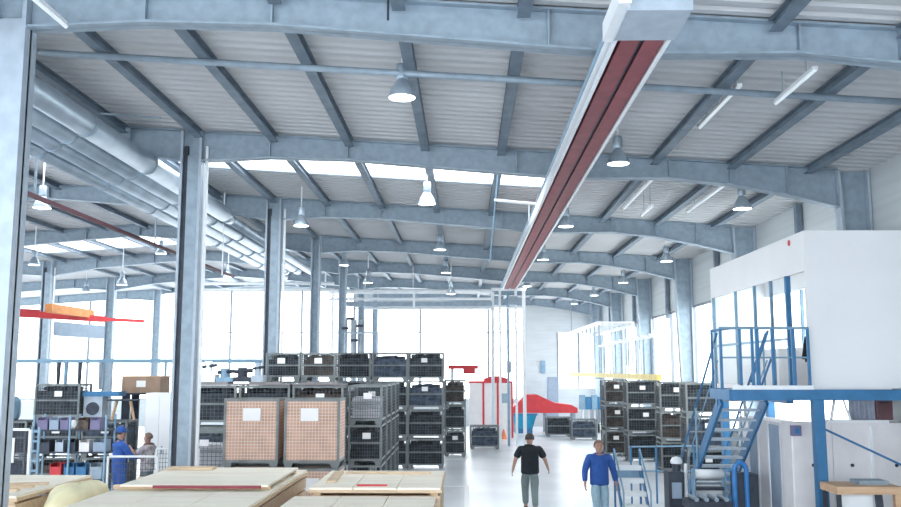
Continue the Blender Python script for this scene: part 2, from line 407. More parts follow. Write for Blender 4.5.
# ------------------------------------------------------------------ high bay lamps
def lampproto():
    r = thing('high_bay_lamp', (0,0,0), '', 'ceiling lamp', 'round high bay lamps under the roof')
    MB().lathe([(.19,0),(.195,.02),(.16,.12),(.09,.24),(.07,.27),(0,.27)], n=24).build('reflector', ductm, r, smooth=True)
    MB().lathe([(0,.012),(.185,.012),(.185,.03),(0,.03)], n=24).build('lamp_face', lampm, r)
    MB().lathe([(0,.27),(.075,.27),(.085,.30),(.085,.46),(.07,.5),(0,.5)], n=20).build('ballast_housing', ductm, r, smooth=True)
    return r
proto = lampproto(); first = True
LAMPS = [ # px, py (rim), rim width px, label
 (402,98,28,'large glowing high bay lamp under the long roof pipe, nearest of all'),
 (618,153,22.5,'glowing high bay lamp just right of the red crane track'),
 (742,201,18.5,'glowing high bay lamp left of the second right wall column'),
 (427,204,18,'high bay lamp hanging in front of the bright roof light, centre'),
 (42,208,18,'high bay lamp at far left beside the nearest steel column'),
 (301,226,15.5,'high bay lamp on a long rod left of centre, below the roof light'),
 (566,224,15.5,'cone shaped lamp right of the red track, beneath the third beam'),
 (666,247,12.5,'glowing high bay lamp near the third right wall column'),
 (440,250,12.5,'high bay lamp in front of the fourth roof beam at centre'),
 (122,285,11,'high bay lamp on a long rod in the left bay, lowest there'),
 (34,265,11.5,'high bay lamp in the left bay just under the far left roof light'),
 (161,254,11,'high bay lamp beside the dark red rail, left of the tall column'),
 (86,292,8.5,'small high bay lamp between the two far left columns'),
 (623,273,10,'small glowing lamp near the fourth right wall column'),
 (594,289,8.5,'small glowing lamp near the fifth right wall column'),
 (543,260,12,'flat lamp close right of the red crane track end'),
 (368,283,10,'high bay lamp on a long rod above the pipe gantry, left part'),
 (344,263,10,'lamp above the far column beside the pipe gantry'),
 (446,273,10,'high bay lamp above the pipe gantry, centre'),
 (228,277,9.5,'high bay lamp seen left of the third tall column'),
 (527,280,9,'cone lamp at the end of the red crane track'),
 (574,302,7.5,'tiny lamp close to the back wall on the right'),
 (451,294,9.8,'flat lamp seen over the pipe gantry, right part'),
]
for px, py, w, lab in LAMPS:
    Y = .39*900/w
    p = at(px, py, Y)
    for k in FY:                       # keep clear of a beam
        if abs(Y-FY[k]) < .35: Y = FY[k]-.4; p = at(px, py, Y)
    top = zt(p.x) - .0
    if p.z + .5 > top - .05: p.z = top - .62
    r = proto if first else copy_tree(proto); first = False
    r.location = p; r['label'] = lab
    xs = [XM+1.5*i for i in range(-8, 9)]
    zz = sheet(p.x)
    MB().tube((0,0,.5), (0,0,zz-p.z+.0), .018, 8).build('hanging_rod', whitep, r, local=True)
# ------------------------------------------------------------------ tube lights
def batten(p, q, label, up=True):
    p = Vector(p); q = Vector(q)
    r = thing('tube_light', (p+q)/2, label, 'tube light', 'white tube lights under the roof')
    d = (q-p); MB().bar(p+Vector((0,0,.03)), q+Vector((0,0,.03)), .07, .05).build('housing', whitep, r)
    MB().tube(p, q, .022).build('tube', tubem, r)
    hg = MB()
    for t in (.2, .8):
        s_ = p + d*t; hg.tube(s_+Vector((0,0,.05)), (s_.x, s_.y, sheet(s_.x)), .006, 6)
    hg.build('hanger', galv, r)
def yline(px0, py0, z, length):
    d = at(px0, py0, 10)-Vector((0,0,H)); t = (z-H)/d.z; p = Vector((0,0,H))+d*t
    return p, p+Vector((0, length, 0))
p, q = yline(66, 27, 7.35, -1.6); batten(p, q, 'white tube light at top left beside the nearest column')
p, q = yline(776, 104, 6.95, -1.45); batten(p, q, 'white tube light below the long pipe at upper right')
p, q = yline(700, 128, 7.2, -2.2); batten(p, q, 'long thin tube light under a purlin right of the red track')
p, q = yline(624, 209, 7.1, -3.5); batten(p, q, 'long thin tube light right of the cone lamp')
p, q = yline(642, 216, 6.75, -1.2); batten(p, q, 'short tube light between the second and third beams at right')
p, q = yline(688, 212, 7.0, -3.2); batten(p, q, 'thin tube light left of the second right wall column')
# cross bars and drops near the track
r = thing('busbar_drop', at(500, 178, 18.3), 'pale vertical conduit with a cross bar left of the red track', 'conduit')
t0 = at(499, 176, 18.3); t0.z = zt(t0.x)-.05
MB().tube(t0, at(490, 262, 18.3), .014).build('conduit', bluel, r)
MB().tube(at(494, 200, 18.3), at(536, 204, 18.3), .03).build('cross_bar', whitep, r)
MB().tube(at(529, 204, 18.3), at(529, 222, 18.3), .015).build('conduit', whitep, r)
for px, y0, Y, lab in ((388, 0, 10.2, 'thin dark rod hanging from the nearest roof beam'), ):
    p = at(px, 20, Y); tag(MB().tube((p.x, Y, p.z), (p.x, Y, sheet(p.x)), .014).build('hanging_rod', darkm), lab, 'rod')
for px, Y, lab in ((413, 37.8, 'thin pale rod hanging to the pipe gantry'), (222, 24.0, 'pale cable rod hanging beside the third tall column')):
    p = at(px, 288 if px > 300 else 276, Y); tag(MB().tube((p.x, Y, p.z), (p.x, Y, sheet(p.x)), .016).build('hanging_rod', whitep), lab, 'rod')

# ------------------------------------------------------------------ white pipe gantry and mast, mid distance
Yg = 39.2
xa, xb = gx(328, Yg, 6.5), gx(492, Yg, 6.5)
r = thing('pipe_gantry', ((xa+xb)/2, Yg, 6.0), 'white pipe gantry spanning between column and white mast', 'gantry')
for y_, rad, pz_ in ((291.5, .10, 0), (299, .06, .0)):
    z = at(400, y_, Yg).z
    MB().tube((xa, Yg, z), (xb, Yg, z), rad, 12).build('pipe', whitep, r, smooth=True)
z = at(400, 304, Yg).z; MB().box(xa+.6, xb, Yg-.05, Yg+.05, z-.1, z+.1).build('crossbeam', galv, r)
z2 = at(400, 308.5, Yg).z; MB().tube((xa+1.6, Yg, z2), (xb, Yg, z2), .05).build('pipe', whitep, r)
for px in (414,): MB().box(gx(px, Yg, 6)-.05, gx(px, Yg, 6)+.05, Yg-.16, Yg-.06, z2-.1, at(400, 291, Yg).z).build('bracket', whitep, r)
MB().tube((xa+.2, Yg, 0), (xa+.2, Yg, at(400, 291.5, Yg).z), .06).build('post', whitep, r)
r = thing('lift_mast', (gx(508, Yg, 3), Yg, 0), 'tall white mast of posts rising to the end of the red track', 'mast')
zt_ = at(510, 291, Yg).z
for px in (493, 500, 508, 516, 524):
    x = gx(px, Yg, 4); w = .05 if px not in (524, 493) else .07
    MB().box(x-w, x+w, Yg-.1+.5*(px % 2), Yg+.1+.5*(px % 2), 0, zt_).build('post', whitep if px != 508 else bluel, r)
MB().box(gx(491, Yg, 6), gx(526, Yg, 6), Yg-.2, Yg-.1, zt_, zt_+.12).build('cross_head', whitep, r)
MB().box(gx(505, Yg, 6), gx(523, Yg, 6), Yg-.25, Yg-.12, zt_-.8, zt_-.7).build('cross_bar', whitep, r)
MB().box(gx(508, Yg, 6), gx(517, Yg, 6), Yg-.35, Yg-.12, zt_-.62, zt_-.25).build('motor', galv, r)
for px, lab in ((510, 'dark sign plate hung on the white mast'),):
    p = at(px, 367, Yg-.3); tag(MB().box(p.x-.13, p.x+.06, Yg-.25, Yg-.11, p.z-.25, p.z+.25).build('control_box', lockb), 'small dark blue control box mounted on the white mast', 'control box')
r = thing('pipe_run', (gx(260, 41, 7), 41, 7), 'pair of white pipes crossing under the roof behind the tall columns at left', 'pipes')
for y_, rad in ((283.5, .07), (289.5, .05)): 
    z = at(260, y_, 41).z; MB().tube((gx(186, 41, 7), 41, z), (gx(334, 41, 7), 41, z), rad, 12).build('pipe', whitep, r, smooth=True)
for px in (200, 265, 325): MB().box(gx(px,41,7)-.03, gx(px,41,7)+.03, 40.97, 41.03, at(260,289,41).z, zt(gx(px,41,7))).build('hanger', whitep, r)
# process pipes beside fourth/fifth column
r = thing('process_pipe', (gx(354, 38, 3), 38, 0), 'vertical pipework with valves beside the far column at centre left', 'pipework')
for px, rad in ((346, .07), (354, .13), (362, .1)):
    MB().tube((gx(px, 38, 3), 37.6, 0), (gx(px, 38, 3), 37.6, 5.3), rad, 12).build('pipe', galv2, r, smooth=True)
for px, z in ((346, 4.9), (355, 4.4), (361, 5.0), (351, 5.3)):
    MB().lathe([(0,0),(.16,0),(.16,.1),(0,.1)], (gx(px, 38, z), 37.6, z), 14).build('valve', darkm, r)
MB().path([(gx(346, 38, 3), 37.4, 4.75), (gx(378, 38, 3), 37.4, 4.75), (gx(378, 38, 3), 37.4, 3.6)], .04).build('branch_pipe', galv2, r)

# ------------------------------------------------------------------ mesh pallet boxes
def wires(mb, p, u, v, nu, nv, r=.004):
    p = Vector(p); u = Vector(u); v = Vector(v)
    for i in range(nu+1): a = p+u*i/nu; mb.bar(a, a+v, r*2, r*2, (0,1,.01))
    for i in range(nv+1): a = p+v*i/nv; mb.bar(a, a+u, r*2, r*2)
def meshbox(w, d, h, solid=False, nm='mesh_pallet_box'):
    r = thing(nm, (0,0,0), '', 'mesh box' if not solid else 'crate')
    fr = MB(); a, b = w/2, d/2
    for sx in (-1, 1):
        for sy in (-1, 1): fr.cb((sx*(a-.025), sy*(b-.025), (h+.1)/2+.0), (.05, .05, h-.1))
    for z in (h-.03,):
        for sy in (-1, 1): fr.cb((0, sy*(b-.025), z), (w-.1, .04, .05))
        for sx in (-1, 1): fr.cb((sx*(a-.025), 0, z), (.04, d-.1, .05))
    if not solid:
        for sy in (-1, 1): fr.cb((0, sy*(b-.02), h*.55), (w-.1, .03, .04))
    fr.build('frame', framem, r, local=True)
    MB().cb((0,0,.125), (w-.02, d-.02, .05)).build('base_tray', framem, r, local=True)
    for sx in (-1, 1):
        for sy in (-1, 1):
            f = MB(); s = .12; x = sx*(a-.09); y = sy*(b-.07)
            f.prism([(x-.09,.1),(x+.09,.1),(x+.06,.0),(x-.06,.0)], 'y', y-.05, y+.05).build('foot', framem, r, local=True)
    if solid:
        for (x0,x1,y0,y1) in ((-a+.05,a-.05,-b+.01,-b+.03),(-a+.05,a-.05,b-.03,b-.01),(-a+.01,-a+.03,-b+.05,b-.05),(a-.03,a-.01,-b+.05,b-.05)):
            MB().box(x0,x1,y0,y1,.15,h-.055).build('wire_backed_panel', cardm, r, local=True)
    else:
        for p, u, n in (((-a+.05,-b+.015,.15),(w-.1,0,0),12),((-a+.05,b-.015,.15),(w-.1,0,0),12),((-a+.015,-b+.05,.15),(0,d-.1,0),8),((a-.015,-b+.05,.15),(0,d-.1,0),8)):
            mb = MB(); wires(mb, p, u, (0,0,h-.2), n, 9); mb.build('mesh_panel', meshm, r, local=True)
    return r
def load_mesh(w, d, top, seed, m, sheets=False):
    rd = random.Random(seed); mb = MB()
    if sheets:
        z = .16
        while z < top:
            t = rd.uniform(.02, .05); mb.cb((rd.uniform(-.015,.015), rd.uniform(-.015,.015), z+t/2), (w-.16, d-.16, t*.8)); z += t
    else:
        mb.box(-w/2+.07, w/2-.07, -d/2+.07, d/2-.07, .152, top-.1)
        for i in range(46):
            x = rd.uniform(-w/2+.2, w/2-.2); y = rd.uniform(-d/2+.18, d/2-.18); s = rd.uniform(.07, .17)
            z = top-.08+rd.uniform(0, .05)
            if i % 2: mb.tube((x-s*.6, y, z), (x+s*.6, y+rd.uniform(-.05,.05), z+.02), s*.4, 8)
            else: mb.cb((x, y, z), (s*1.3, s, s*.9), rd.uniform(0, 3))
        for i in range(16):
            s = rd.choice((-1, 1)); z = rd.uniform(.25, top-.25)
            mb.cb((rd.uniform(-w/2+.2, w/2-.2), s*(d/2-.09), z), (rd.uniform(.08,.25), .05, rd.uniform(.08,.2)))
    me = mb.build('machine_parts', m); C.objects.unlink(me); me.location = (0,0,0)
    # keep vertices in box coordinates
    zmin = min(v[2] for v in mb.v); xs=[v[0] for v in mb.v]; ys=[v[1] for v in mb.v]
    off = Vector(((min(xs)+max(xs))/2, (min(ys)+max(ys))/2, zmin))
    return me, off
BH = .95
protoW = meshbox(1.2, .8, BH); protoW.location = (0,0,-50)
protoS = meshbox(.82, 1.2, BH); protoS.location = (0,0,-50)
CH = 1.33
protoC = meshbox(1.08, .9, CH, True, 'wire_sided_crate'); protoC.location = (0,0,-50)
LD = {}
HH = .732
protoH = meshbox(.9, .8, HH); protoH.location = (0,0,-50)
LD['H'] = [load_mesh(.9, .8, .65, 1, blackp), load_mesh(.9, .8, .62, 2, bluep), load_mesh(.9, .8, .64, 3, brownp), load_mesh(.9, .8, .5, 4, sheetp, True)]
for key, (w, d) in {'W': (1.2,.8), 'S': (.82,1.2)}.items():
    LD[key] = [load_mesh(w, d, .87, 1, blackp), load_mesh(w, d, .82, 2, bluep), load_mesh(w, d, .84, 3, brownp), load_mesh(w, d, .62, 4, sheetp, True)]
LNAME = ['dark metal parts', 'blue-grey parts', 'rusty brown parts', 'pale sheets']
TIER = {1: [''], 2: ['bottom', 'top'], 3: ['bottom', 'middle', 'top'], 4: ['bottom', 'second lowest', 'second highest', 'top'], 5: ['bottom', 'second lowest', 'middle', 'second highest', 'top']}
card = None
rdm = random.Random(11)
def stack(kind, x, Y, n, where, grp, loads=None, cards=True):
    for t in range(n):
        p = {'W': protoW, 'S': protoS, 'C': protoC, 'H': protoH}[kind]
        c = copy_tree(p); h = CH if kind == 'C' else HH if kind == 'H' else BH
        c.location = (x, Y, t*h)
        tier = TIER[n][t]
        tw = ('%s of its stack, ' % tier) if tier else ''
        if kind == 'C':
            tag(c, 'orange-brown wire sided crate, %s, %s' % (tier, where), None, grp)
            pw, pd = 1.08, .9
        else:
            pw, pd = {'W': (1.2, .8), 'S': (.82, 1.2), 'H': (.9, .8)}[kind]
            li = (loads[t] if loads else rdm.choice((0, 0, 1, 0, 2)))
            tag(c, ('grey mesh box, %s, %s' % (tier, where)) if tier else 'grey mesh box, %s' % where, None, grp)
            lm, off = LD[kind][li]
            l = lm.copy(); C.objects.link(l); l.location = Vector((x, Y, t*h)) + off
            if li == 3: l.name = 'sheet_stack'
            tag(l, ('%s, %s box, %s' % (LNAME[li], tier, where)) if tier else '%s in the box %s' % (LNAME[li], where), 'parts', 'loads in the mesh boxes', 'stuff')
        if cards and (kind == 'C' or rdm.random() < .6):
            dx = -.06+.12*rdm.random(); cw = .34 if kind == 'C' else .2
            zc = (.90 if kind == 'C' else .45 if kind == 'H' else .62)
            MB().box(dx-cw/2, dx+cw/2, -pd/2-.02, -pd/2-.012 + (.02 if kind == 'C' else .01), zc, zc+cw*.72).build('label_card', paper, c, 'white label card', local=True)
G1 = 'mesh boxes in the tall back row'
def mid(a, b, Y, z=2.5): return (gx(a, Y, z)+gx(b, Y, z))/2
Yb = 30.7
stack('H', mid(264.5,299,23.4,3), 23.8, 5, 'leftmost stack of the tall back row', G1)
stack('H', mid(300,334.5,23.4,3), 23.8, 5, 'second stack of the tall back row', G1)
stack('W', mid(337,370,Yb-.4)-.05, Yb, 4, 'middle stack of the tall back row', G1)
stack('W', mid(370,405,Yb-.4)+.06, Yb, 4, 'fourth stack of the tall back row', G1, [0,0,0,1])
stack('W', mid(408,443,Yb-.4), Yb, 4, 'right end stack of the tall back row', G1, [0,0,1,0])
for i in range(4):
    stack('S', -2.44, 22.6+1.45*i, 3, ['front', 'second', 'third', 'rear'][i] + ' stack of the row receding behind the right brown crate', 'mesh boxes receding beside the aisle', [3,0,3] if i == 0 else None)
stack('S', mid(444,466,35), 35, 3, 'narrow stack right of the tall back row', 'mesh boxes at the aisle edge', [0,0,2])
stack('W', mid(470,498,38), 38, 1, 'standing alone left of the aisle before the white cabinets', 'low mesh boxes', [1], cards=False)
stack('W', mid(546,568,45), 45, 1, 'left of two on the far floor past the blue skip', 'low mesh boxes', [0], cards=False)
stack('W', mid(571,593,43), 43, 1, 'right of two on the far floor past the blue skip', 'low mesh boxes', [1], cards=False)
G2 = 'mesh boxes on the right of the aisle'
stack('S', mid(602,624,35), 35.2, 3, 'leftmost stack right of the aisle', G2, [2,2,2])
stack('W', mid(626,655,33), 33, 3, 'second stack right of the aisle', G2, [0,0,0])
stack('W', mid(658,694,29.3), 29.5, 3, 'third stack right of the aisle', G2, [0,2,0])
stack('W', mid(684,725,26.3), 26.6, 3, 'stack behind the staircase handrail at right', G2, [0,1,0])
stack('W', mid(190,222,20), 20.2, 2, 'stack between tall column and brown crates', 'mesh boxes by the tall column', [1,3])
G3 = 'mesh boxes behind the brown crates'
for i in range(3):
    stack('W', -6.0+1.26*i, 21.7, 3, ['left end', 'middle', 'right end'][i] + ' stack of the lower row behind brown crates', G3)
for i in range(3):
    o = MB()
    x = -6.0+1.26*i
    o.box(x-.6, x+.6, 21.3, 22.1, 2.86, 2.89); o.box(x-.5+.1*i, x+.35, 21.4, 22.0, 2.89, 2.93)
    tag(o.build('board', mat('grey_board', (.27,.255,.26), .7)), 'flat grey-brown board lying on the lower row of mesh boxes, %s' % ['left end','middle','right end'][i], 'board', 'boards on the mesh boxes')
stack('C', mid(222,276,17.7,2), 18.2, 2, 'left stack of the two', 'orange-brown crates')
stack('C', mid(284,338,17.7,2), 18.15, 2, 'right stack of the two', 'orange-brown crates')
G4 = 'mesh boxes in the left workshop'
stack('W', mid(34,80,24), 24.2, 3, 'left stack of the workshop', G4, [2,0,0])
stack('W', mid(84,128,24), 24.2, 2, 'workshop stack behind the worker in the cap', G4, [0,1])
stack('W', mid(-12,30,24), 24.0, 2, 'stack at the far left edge', G4, [1,0])
for p in (protoW, protoS, protoC, protoH):
    for ch in list(p.children): bpy.data.objects.remove(ch)
    bpy.data.objects.remove(p)
for k in LD:
    for lm, off in LD[k]: bpy.data.objects.remove(lm)

# ------------------------------------------------------------------ foreground timber
def timber_crate(x0, x1, y0, y1, z, label, lid=True, redstrip=False):
    r = thing('wooden_crate', ((x0+x1)/2, (y0+y1)/2, 0), label, 'wooden crate', 'large wooden crates in the foreground')
    side = MB()
    n = 7
    for i in range(n):
        a = .12+(z-.2)*i/n; b = a+(z-.2)/n-.03
        side.box(x0+.03, x1-.03, y0, y0+.03, a, b); side.box(x0+.03, x1-.03, y1-.03, y1, a, b)
        side.box(x0, x0+.03, y0, y1, a, b); side.box(x1-.03, x1, y0, y1, a, b)
    side.build('side_boards', woodm, r)
    for x in (x0+.03, x1-.13):
        for y in (y0+.03, (y0+y1)/2, y1-.13): MB().box(x, x+.1, y, y+.1, .0, z-.07).build('post', woodm, r)
    MB().box(x0-.03, x1+.03, y0-.03, y1+.03, z-.07, z-.03).build('rim', woodm, r)
    l = MB(); m = max(2, int((x1-x0)/.55)); w = (x1-x0+.04)/m
    for i in range(m): l.box(x0-.02+i*w, x0-.02+(i+1)*w-.012, y0-.02, y1+.02, z-.03, z)
    l.build('lid', wood2, r)
    return r
timber_crate(-4.75, -2.6, 10.1, 14.9, 1.6, 'long pale wooden crate at bottom centre left under the loose lid')
timber_crate(-2.12, -.36, 12.55, 14.6, 1.62, 'pale wooden crate beside the aisle, farther of two')
timber_crate(-2.3, -.42, 9.6, 12.4, 1.52, 'pale wooden crate beside the aisle, nearer and lower of two')
timber_crate(-7.4, -5.8, 11.8, 14.1, 1.6, 'pale wooden crate at bottom left under the cream sack')
r = thing('crate_lid', (-3.7, 13.3, 1.6), 'loose plywood crate lid with a red edge on the long crate', 'crate lid')
MB().box(-4.65, -2.66, 12.3, 14.5, 1.655, 1.68).build('panel', wood2, r)
b = MB()
for y in (12.5, 13.4, 14.3): b.box(-4.8, -2.66, y-.05, y+.05, 1.602, 1.655)
b.build('batten', woodm, r)
MB().box(-4.2, -2.75, 12.275, 12.3, 1.635, 1.675).build('edge_strip', redm, r, 'red edge strip')
for i, (x0, x1, y0, y1, rz) in enumerate(((-4.9,-4.2,12.5,14.6,0),)):
    tag(MB().box(-4.6, -3.9, 14.05, 14.3, 1.683, 1.72).build('plank', woodm), 'short plank lying on the far left corner of the loose lid', 'plank')
tag(MB().cb((-1.3, 12.7, 1.632), (.42, .04, .022)).build('red_stick', redb), 'small red stick lying on the farther aisle crate', 'stick')
for i, (cx, cy, a, ww) in enumerate(((-1.95, 13.7, .05, .14), (-1.2, 14.2, 1.55, .12))):
    tag(MB().cb((cx, cy, 1.635), (ww, 1.3, .028), a).build('plank', woodm), ['loose plank lying lengthwise on the farther aisle crate', 'loose plank lying across the farther aisle crate'][i], 'plank', 'loose planks')
for i in range(3):
    tag(MB().cb((-6.6+.05*i, 12.2+.3*i, 1.615+.0), (1.2, .12, .03), .1+.1*i).build('plank', woodm), 'loose plank on the bottom left crate, %s of three' % ['nearest','middle','farthest'][i], 'plank', 'loose planks')
# cream sack: a lumpy closed surface
def blob(name, c, s, m, seed, label, cat):
    rd = random.Random(seed); v = []; f = []; n, k = 18, 11
    ph = [(rd.uniform(0, 6), rd.uniform(0, 6)) for _ in range(4)]
    for j in range(k+1):
        th = PI*j/k
        for i in range(n):
            t = 2*PI*i/n
            q = 1+.08*math.sin(3*t+ph[0][0])*math.sin(2*th+ph[0][1])+.06*math.sin(5*t+ph[1][0]+th*2)
            z = math.cos(th); z = math.copysign(abs(z)**.8, z)
            v.append((c[0]+s[0]*q*math.sin(th)**.7*math.cos(t), c[1]+s[1]*q*math.sin(th)**.7*math.sin(t), max(c[2]-s[2]*.9, c[2]+s[2]*q*z)))
    for j in range(k):
        for i in range(n): f.append((j*n+i, j*n+(i+1) % n, (j+1)*n+(i+1) % n, (j+1)*n+i))
    mb = MB(); mb.v = v; mb.f = f
    o = mb.build(name, m, smooth=True); ss = o.modifiers.new('s', 'SUBSURF'); ss.levels = 1; ss.render_levels = 1
    return tag(o, label, cat)
blob('sack', (-5.3, 12.5, 1.38), (.34, .75, .30), sackm, 3, 'cream plastic sack slumped beside the bottom left crate', 'sack')
tag(MB().box(-5.6, -5.0, 11.8, 13.1, 0, 1.1).build('carton', cardb), 'tall carton standing under the cream sack', 'carton')

# ------------------------------------------------------------------ wire fence panels, left
def wire_panel(xa_, xb_, Y, z0, z1, label, m=bluel, n=14, k=16):
    r = thing('wire_fence_panel', ((xa_+xb_)/2, Y, 0), label, 'wire fence', 'wire fence panels on the left')
    fr = MB()
    for x in (xa_, xb_): fr.box(x-.02, x+.02, Y-.02, Y+.02, 0, z1)
    for z in (z0, z1): fr.box(xa_+.02, xb_-.02, Y-.018, Y+.018, z-.02, z+.02)
    fr.build('frame', whitep, r)
    mb = MB(); wires(mb, (xa_+.02, Y, z0+.02), (xb_-xa_-.04, 0, 0), (0,0,z1-z0-.04), n, k, .0035); mb.build('mesh', m, r)
    return r
wire_panel(gx(104,17.5,1), gx(154,17.5,1), 17.5, .2, 3.2-17.5*math.tan(math.atan((457-253.5)/900)-PITCH), 'wire fence panel standing in front of the worker in blue', meshm, 18, 12)
wire_panel(gx(155,19,1)+.1, gx(216,19,1)-.3, 18.6, .2, 3.2-18.6*math.tan(math.atan((449-253.5)/900)-PITCH), 'wire fence panel left of the mesh box by the tall column', meshm)
fp = wire_panel(gx(-8,15,1), gx(22,15,1), 15, .1, 3.2-15*math.tan(math.atan((430-253.5)/900)-PITCH), 'dense dark wire fence panel at the left picture edge', darkm, 24, 60)
for i, zz in enumerate((1.72, 1.0)):
    x = gx(2-i, 15, 1); MB().box(x-.09, x+.09, 14.955, 14.975, zz-.02, zz+.38).build('notice_card', paper, fp, 'white notice card')
# tall blue ladder rack
r = thing('ladder_rack', (gx(28,17,1), 17, 0), 'narrow pale blue ladder shaped rack behind the left fence', 'rack')
for px in (25, 32): MB().box(gx(px,17,1)-.02, gx(px,17,1)+.02, 16.98, 17.02, 0, 2.15).build('upright', bluel, r)
for i in range(11): MB().box(gx(25,17,1)+.02, gx(32,17,1)-.02, 16.98, 17.02, .25+.18*i, .29+.18*i).build('rung', bluel, r)
# high blue-grey rail
Yr = 27.2; z = at(100, 361, Yr).z
r = thing('high_rail', (gx(120,Yr,3.4), Yr, 0), 'long pale blue horizontal rail on posts across the left workshop', 'rail')
MB().box(gx(-30,Yr,3.4), gx(262,Yr,3.4), Yr-.05, Yr+.05, z-.06, z+.06).build('rail', bluel, r)
for px in (-25, 53, 75, 107, 162, 258): MB().box(gx(px,Yr,2)-.03, gx(px,Yr,2)+.03, Yr-.04, Yr+.04, 0, z-.06).build('post', galv if px % 2 else bluel, r)
# tool hangers under the rail
for i, px in enumerate((53.5, 61, 75, 96)):
    x = gx(px+3, Yr, 3); tag(MB().tube((x, Yr-.1, z-.85), (x, Yr-.1, z-.05), .05, 8, .07).build('hanging_tool', [darkm, bluel, darkm, galv][i]), '%s tool hanging from the pale blue rail, %s from left' % (['dark','pale blue','dark slim','grey'][i], ['first','second','third','fourth'][i]), 'tool', 'tools hanging from the blue rail')

# ------------------------------------------------------------------ workshop shelf, left
Ys = 22.2
x0, x1 = gx(34, Ys, 1.5), gx(108, Ys, 1.5)
r = thing('workshop_shelf', ((x0+x1)/2, Ys, 0), 'dark steel workshop shelf loaded with bins at left', 'shelf')
levels = [at(80, y, Ys).z for y in (478, 451, 429)]
for x in (x0+.02, (x0+x1)/2, x1-.02):
    for y in (Ys-.28, Ys+.28): MB().box(x-.02, x+.02, y-.02, y+.02, 0, levels[2]+.35).build('upright', bluel, r)
for z in levels: MB().box(x0, x1, Ys-.26, Ys+.26, z-.04, z).build('shelf_board', darkm, r)
items = [(34,50,1,'W','black bin',darkm,'bin'),(52,63,0,'W','red bin',redb,'bin'),(66,76,0,'W','blue bin on the left',bluem,'bin'),(78,88,0,'W','blue bin on the right',bluem,'bin'),(92,104,0,'W','grey carton',galv,'carton'),
 (56,64,1,'W','grey box with a pale front',galv2,'box'),(68,76,1,'W','small dark box',darkm,'box'),(80,90,1,'W','pale grey box',lockm,'box'),(94,106,1,'W','blue-grey box',lockb,'box'),
 (37,47,2,'W','violet crate',purplem,'crate'),(49,58,2,'W','blue-grey crate',lockb,'crate'),(60,68,2,'W','second violet crate',purplem,'crate'),(78,88,2,'W','dark red-brown tub',brownp,'tub'),(90,100,2,'W','third violet crate at the right end',purplem,'crate')]
nm2 = {0:'lowest', 1:'middle', 2:'top'}
for a_, b_, lv, _, lab, m, cat in items:
    xa2, xb2 = gx(a_, Ys, 1.5), gx(b_, Ys, 1.5); z = levels[lv]; h = .28 if lv != 0 else .36
    rr = thing({'bin':'storage_bin','carton':'carton','box':'parts_box','crate':'plastic_crate','tub':'parts_tub'}[cat], ((xa2+xb2)/2, Ys-.05, z), '%s on the %s board of the workshop shelf' % (lab, nm2[lv]), cat, 'bins and boxes on the workshop shelf')
    mb = MB(); w = .015
    mb.box(xa2, xb2, Ys-.22, Ys+.15, z, z+w); mb.box(xa2, xa2+w, Ys-.22, Ys+.15, z+w, z+h); mb.box(xb2-w, xb2, Ys-.22, Ys+.15, z+w, z+h)
    mb.box(xa2+w, xb2-w, Ys-.22, Ys-.205, z+w, z+h*.8); mb.box(xa2+w, xb2-w, Ys+.135, Ys+.15, z+w, z+h)
    mb.build('shell', m, rr)
    MB().box(xa2+w, xb2-w, Ys-.2, Ys+.13, z+w, z+h*.6).build('contents', darkm if lv else bluep, rr)
p = at(73, 430, Ys-.1)
tag(MB().lathe([(0,0),(.06,.0),(.1,.05),(.11,.12),(.08,.2),(0,.23)], (p.x, p.y, levels[2]), 16).build('white_tub', whitep, smooth=True), 'round white tub on the top board of the workshop shelf', 'tub')

# stuff on the left boxes
def solidbox(name, px0, px1, py0, py1, Y, d, m, label, cat, bottom=None, group=None):
    a = at(px0, py0, Y); b = at(px1, py1, Y); z1 = a.z; z0 = b.z if bottom is None else bottom
    o = MB().box(a.x, b.x, Y, Y+d, z0, z1).build(name, m, bevel=.01)
    return tag(o, label, cat, group)
def carton(px0, px1, py0, py1, Y, d, label, z0):
    a = at(px0, py0, Y); b = at(px1, py1, Y)
    r = thing('cardboard_carton', ((a.x+b.x)/2, Y+d/2, z0), label, 'carton')
    MB().box(a.x, b.x, Y, Y+d, z0, a.z).build('body', cardb, r)
    MB().box((a.x+b.x)/2-.13, (a.x+b.x)/2+.13, Y-.006, Y, a.z-.28, a.z-.1).build('label_card', paper, r, 'white label card')
    MB().box(a.x-.01, b.x+.01, Y-.01, Y+d+.01, a.z, a.z+.03).build('flap', woodt, r)
# white cupboard with carton on top, behind tall column
Yc = 23.2
a = at(146, 393, Yc); b = at(175, 393, Yc)
r = thing('white_cupboard', ((a.x+b.x)/2, Yc+.4, 0), 'tall white cupboard just left of the tall column', 'cupboard')
MB().box(a.x, b.x, Yc, Yc+.6, 0, a.z).build('body', whitem, r)
for i in (0, 1):
    xa2 = a.x+.02+(b.x-a.x)/2*i; d_ = MB().box(xa2, xa2+(b.x-a.x)/2-.03, Yc-.02, Yc, .08, a.z-.04).build('door', whitem, r)
    MB().box(xa2+.28-.22*i, xa2+.31-.22*i, Yc-.045, Yc-.02, 1.1, 1.3).build('handle', galv, d_)
carton(122, 160, 377, 393, 24.0+1.3, .8, 'brown carton with a white label on a dark stand', at(140, 393, 25.3).z)
zb_ = at(140, 393, 25.3).z
r = thing('dark_stand', (at(140,393,25.7).x, 25.7, 0), 'dark steel stand carrying the labelled brown carton', 'stand')
xa2, xb2 = at(122,393,25.3).x, at(160,393,25.3).x
MB().box(xa2, xb2, 25.3, 26.1, zb_-.05, zb_).build('top', darkm, r)
for x in (xa2, xb2-.25):
    for y in (25.3, 26.02): MB().box(x, x+.22, y, y+.08, 0, zb_-.05).build('leg', darkm, r)
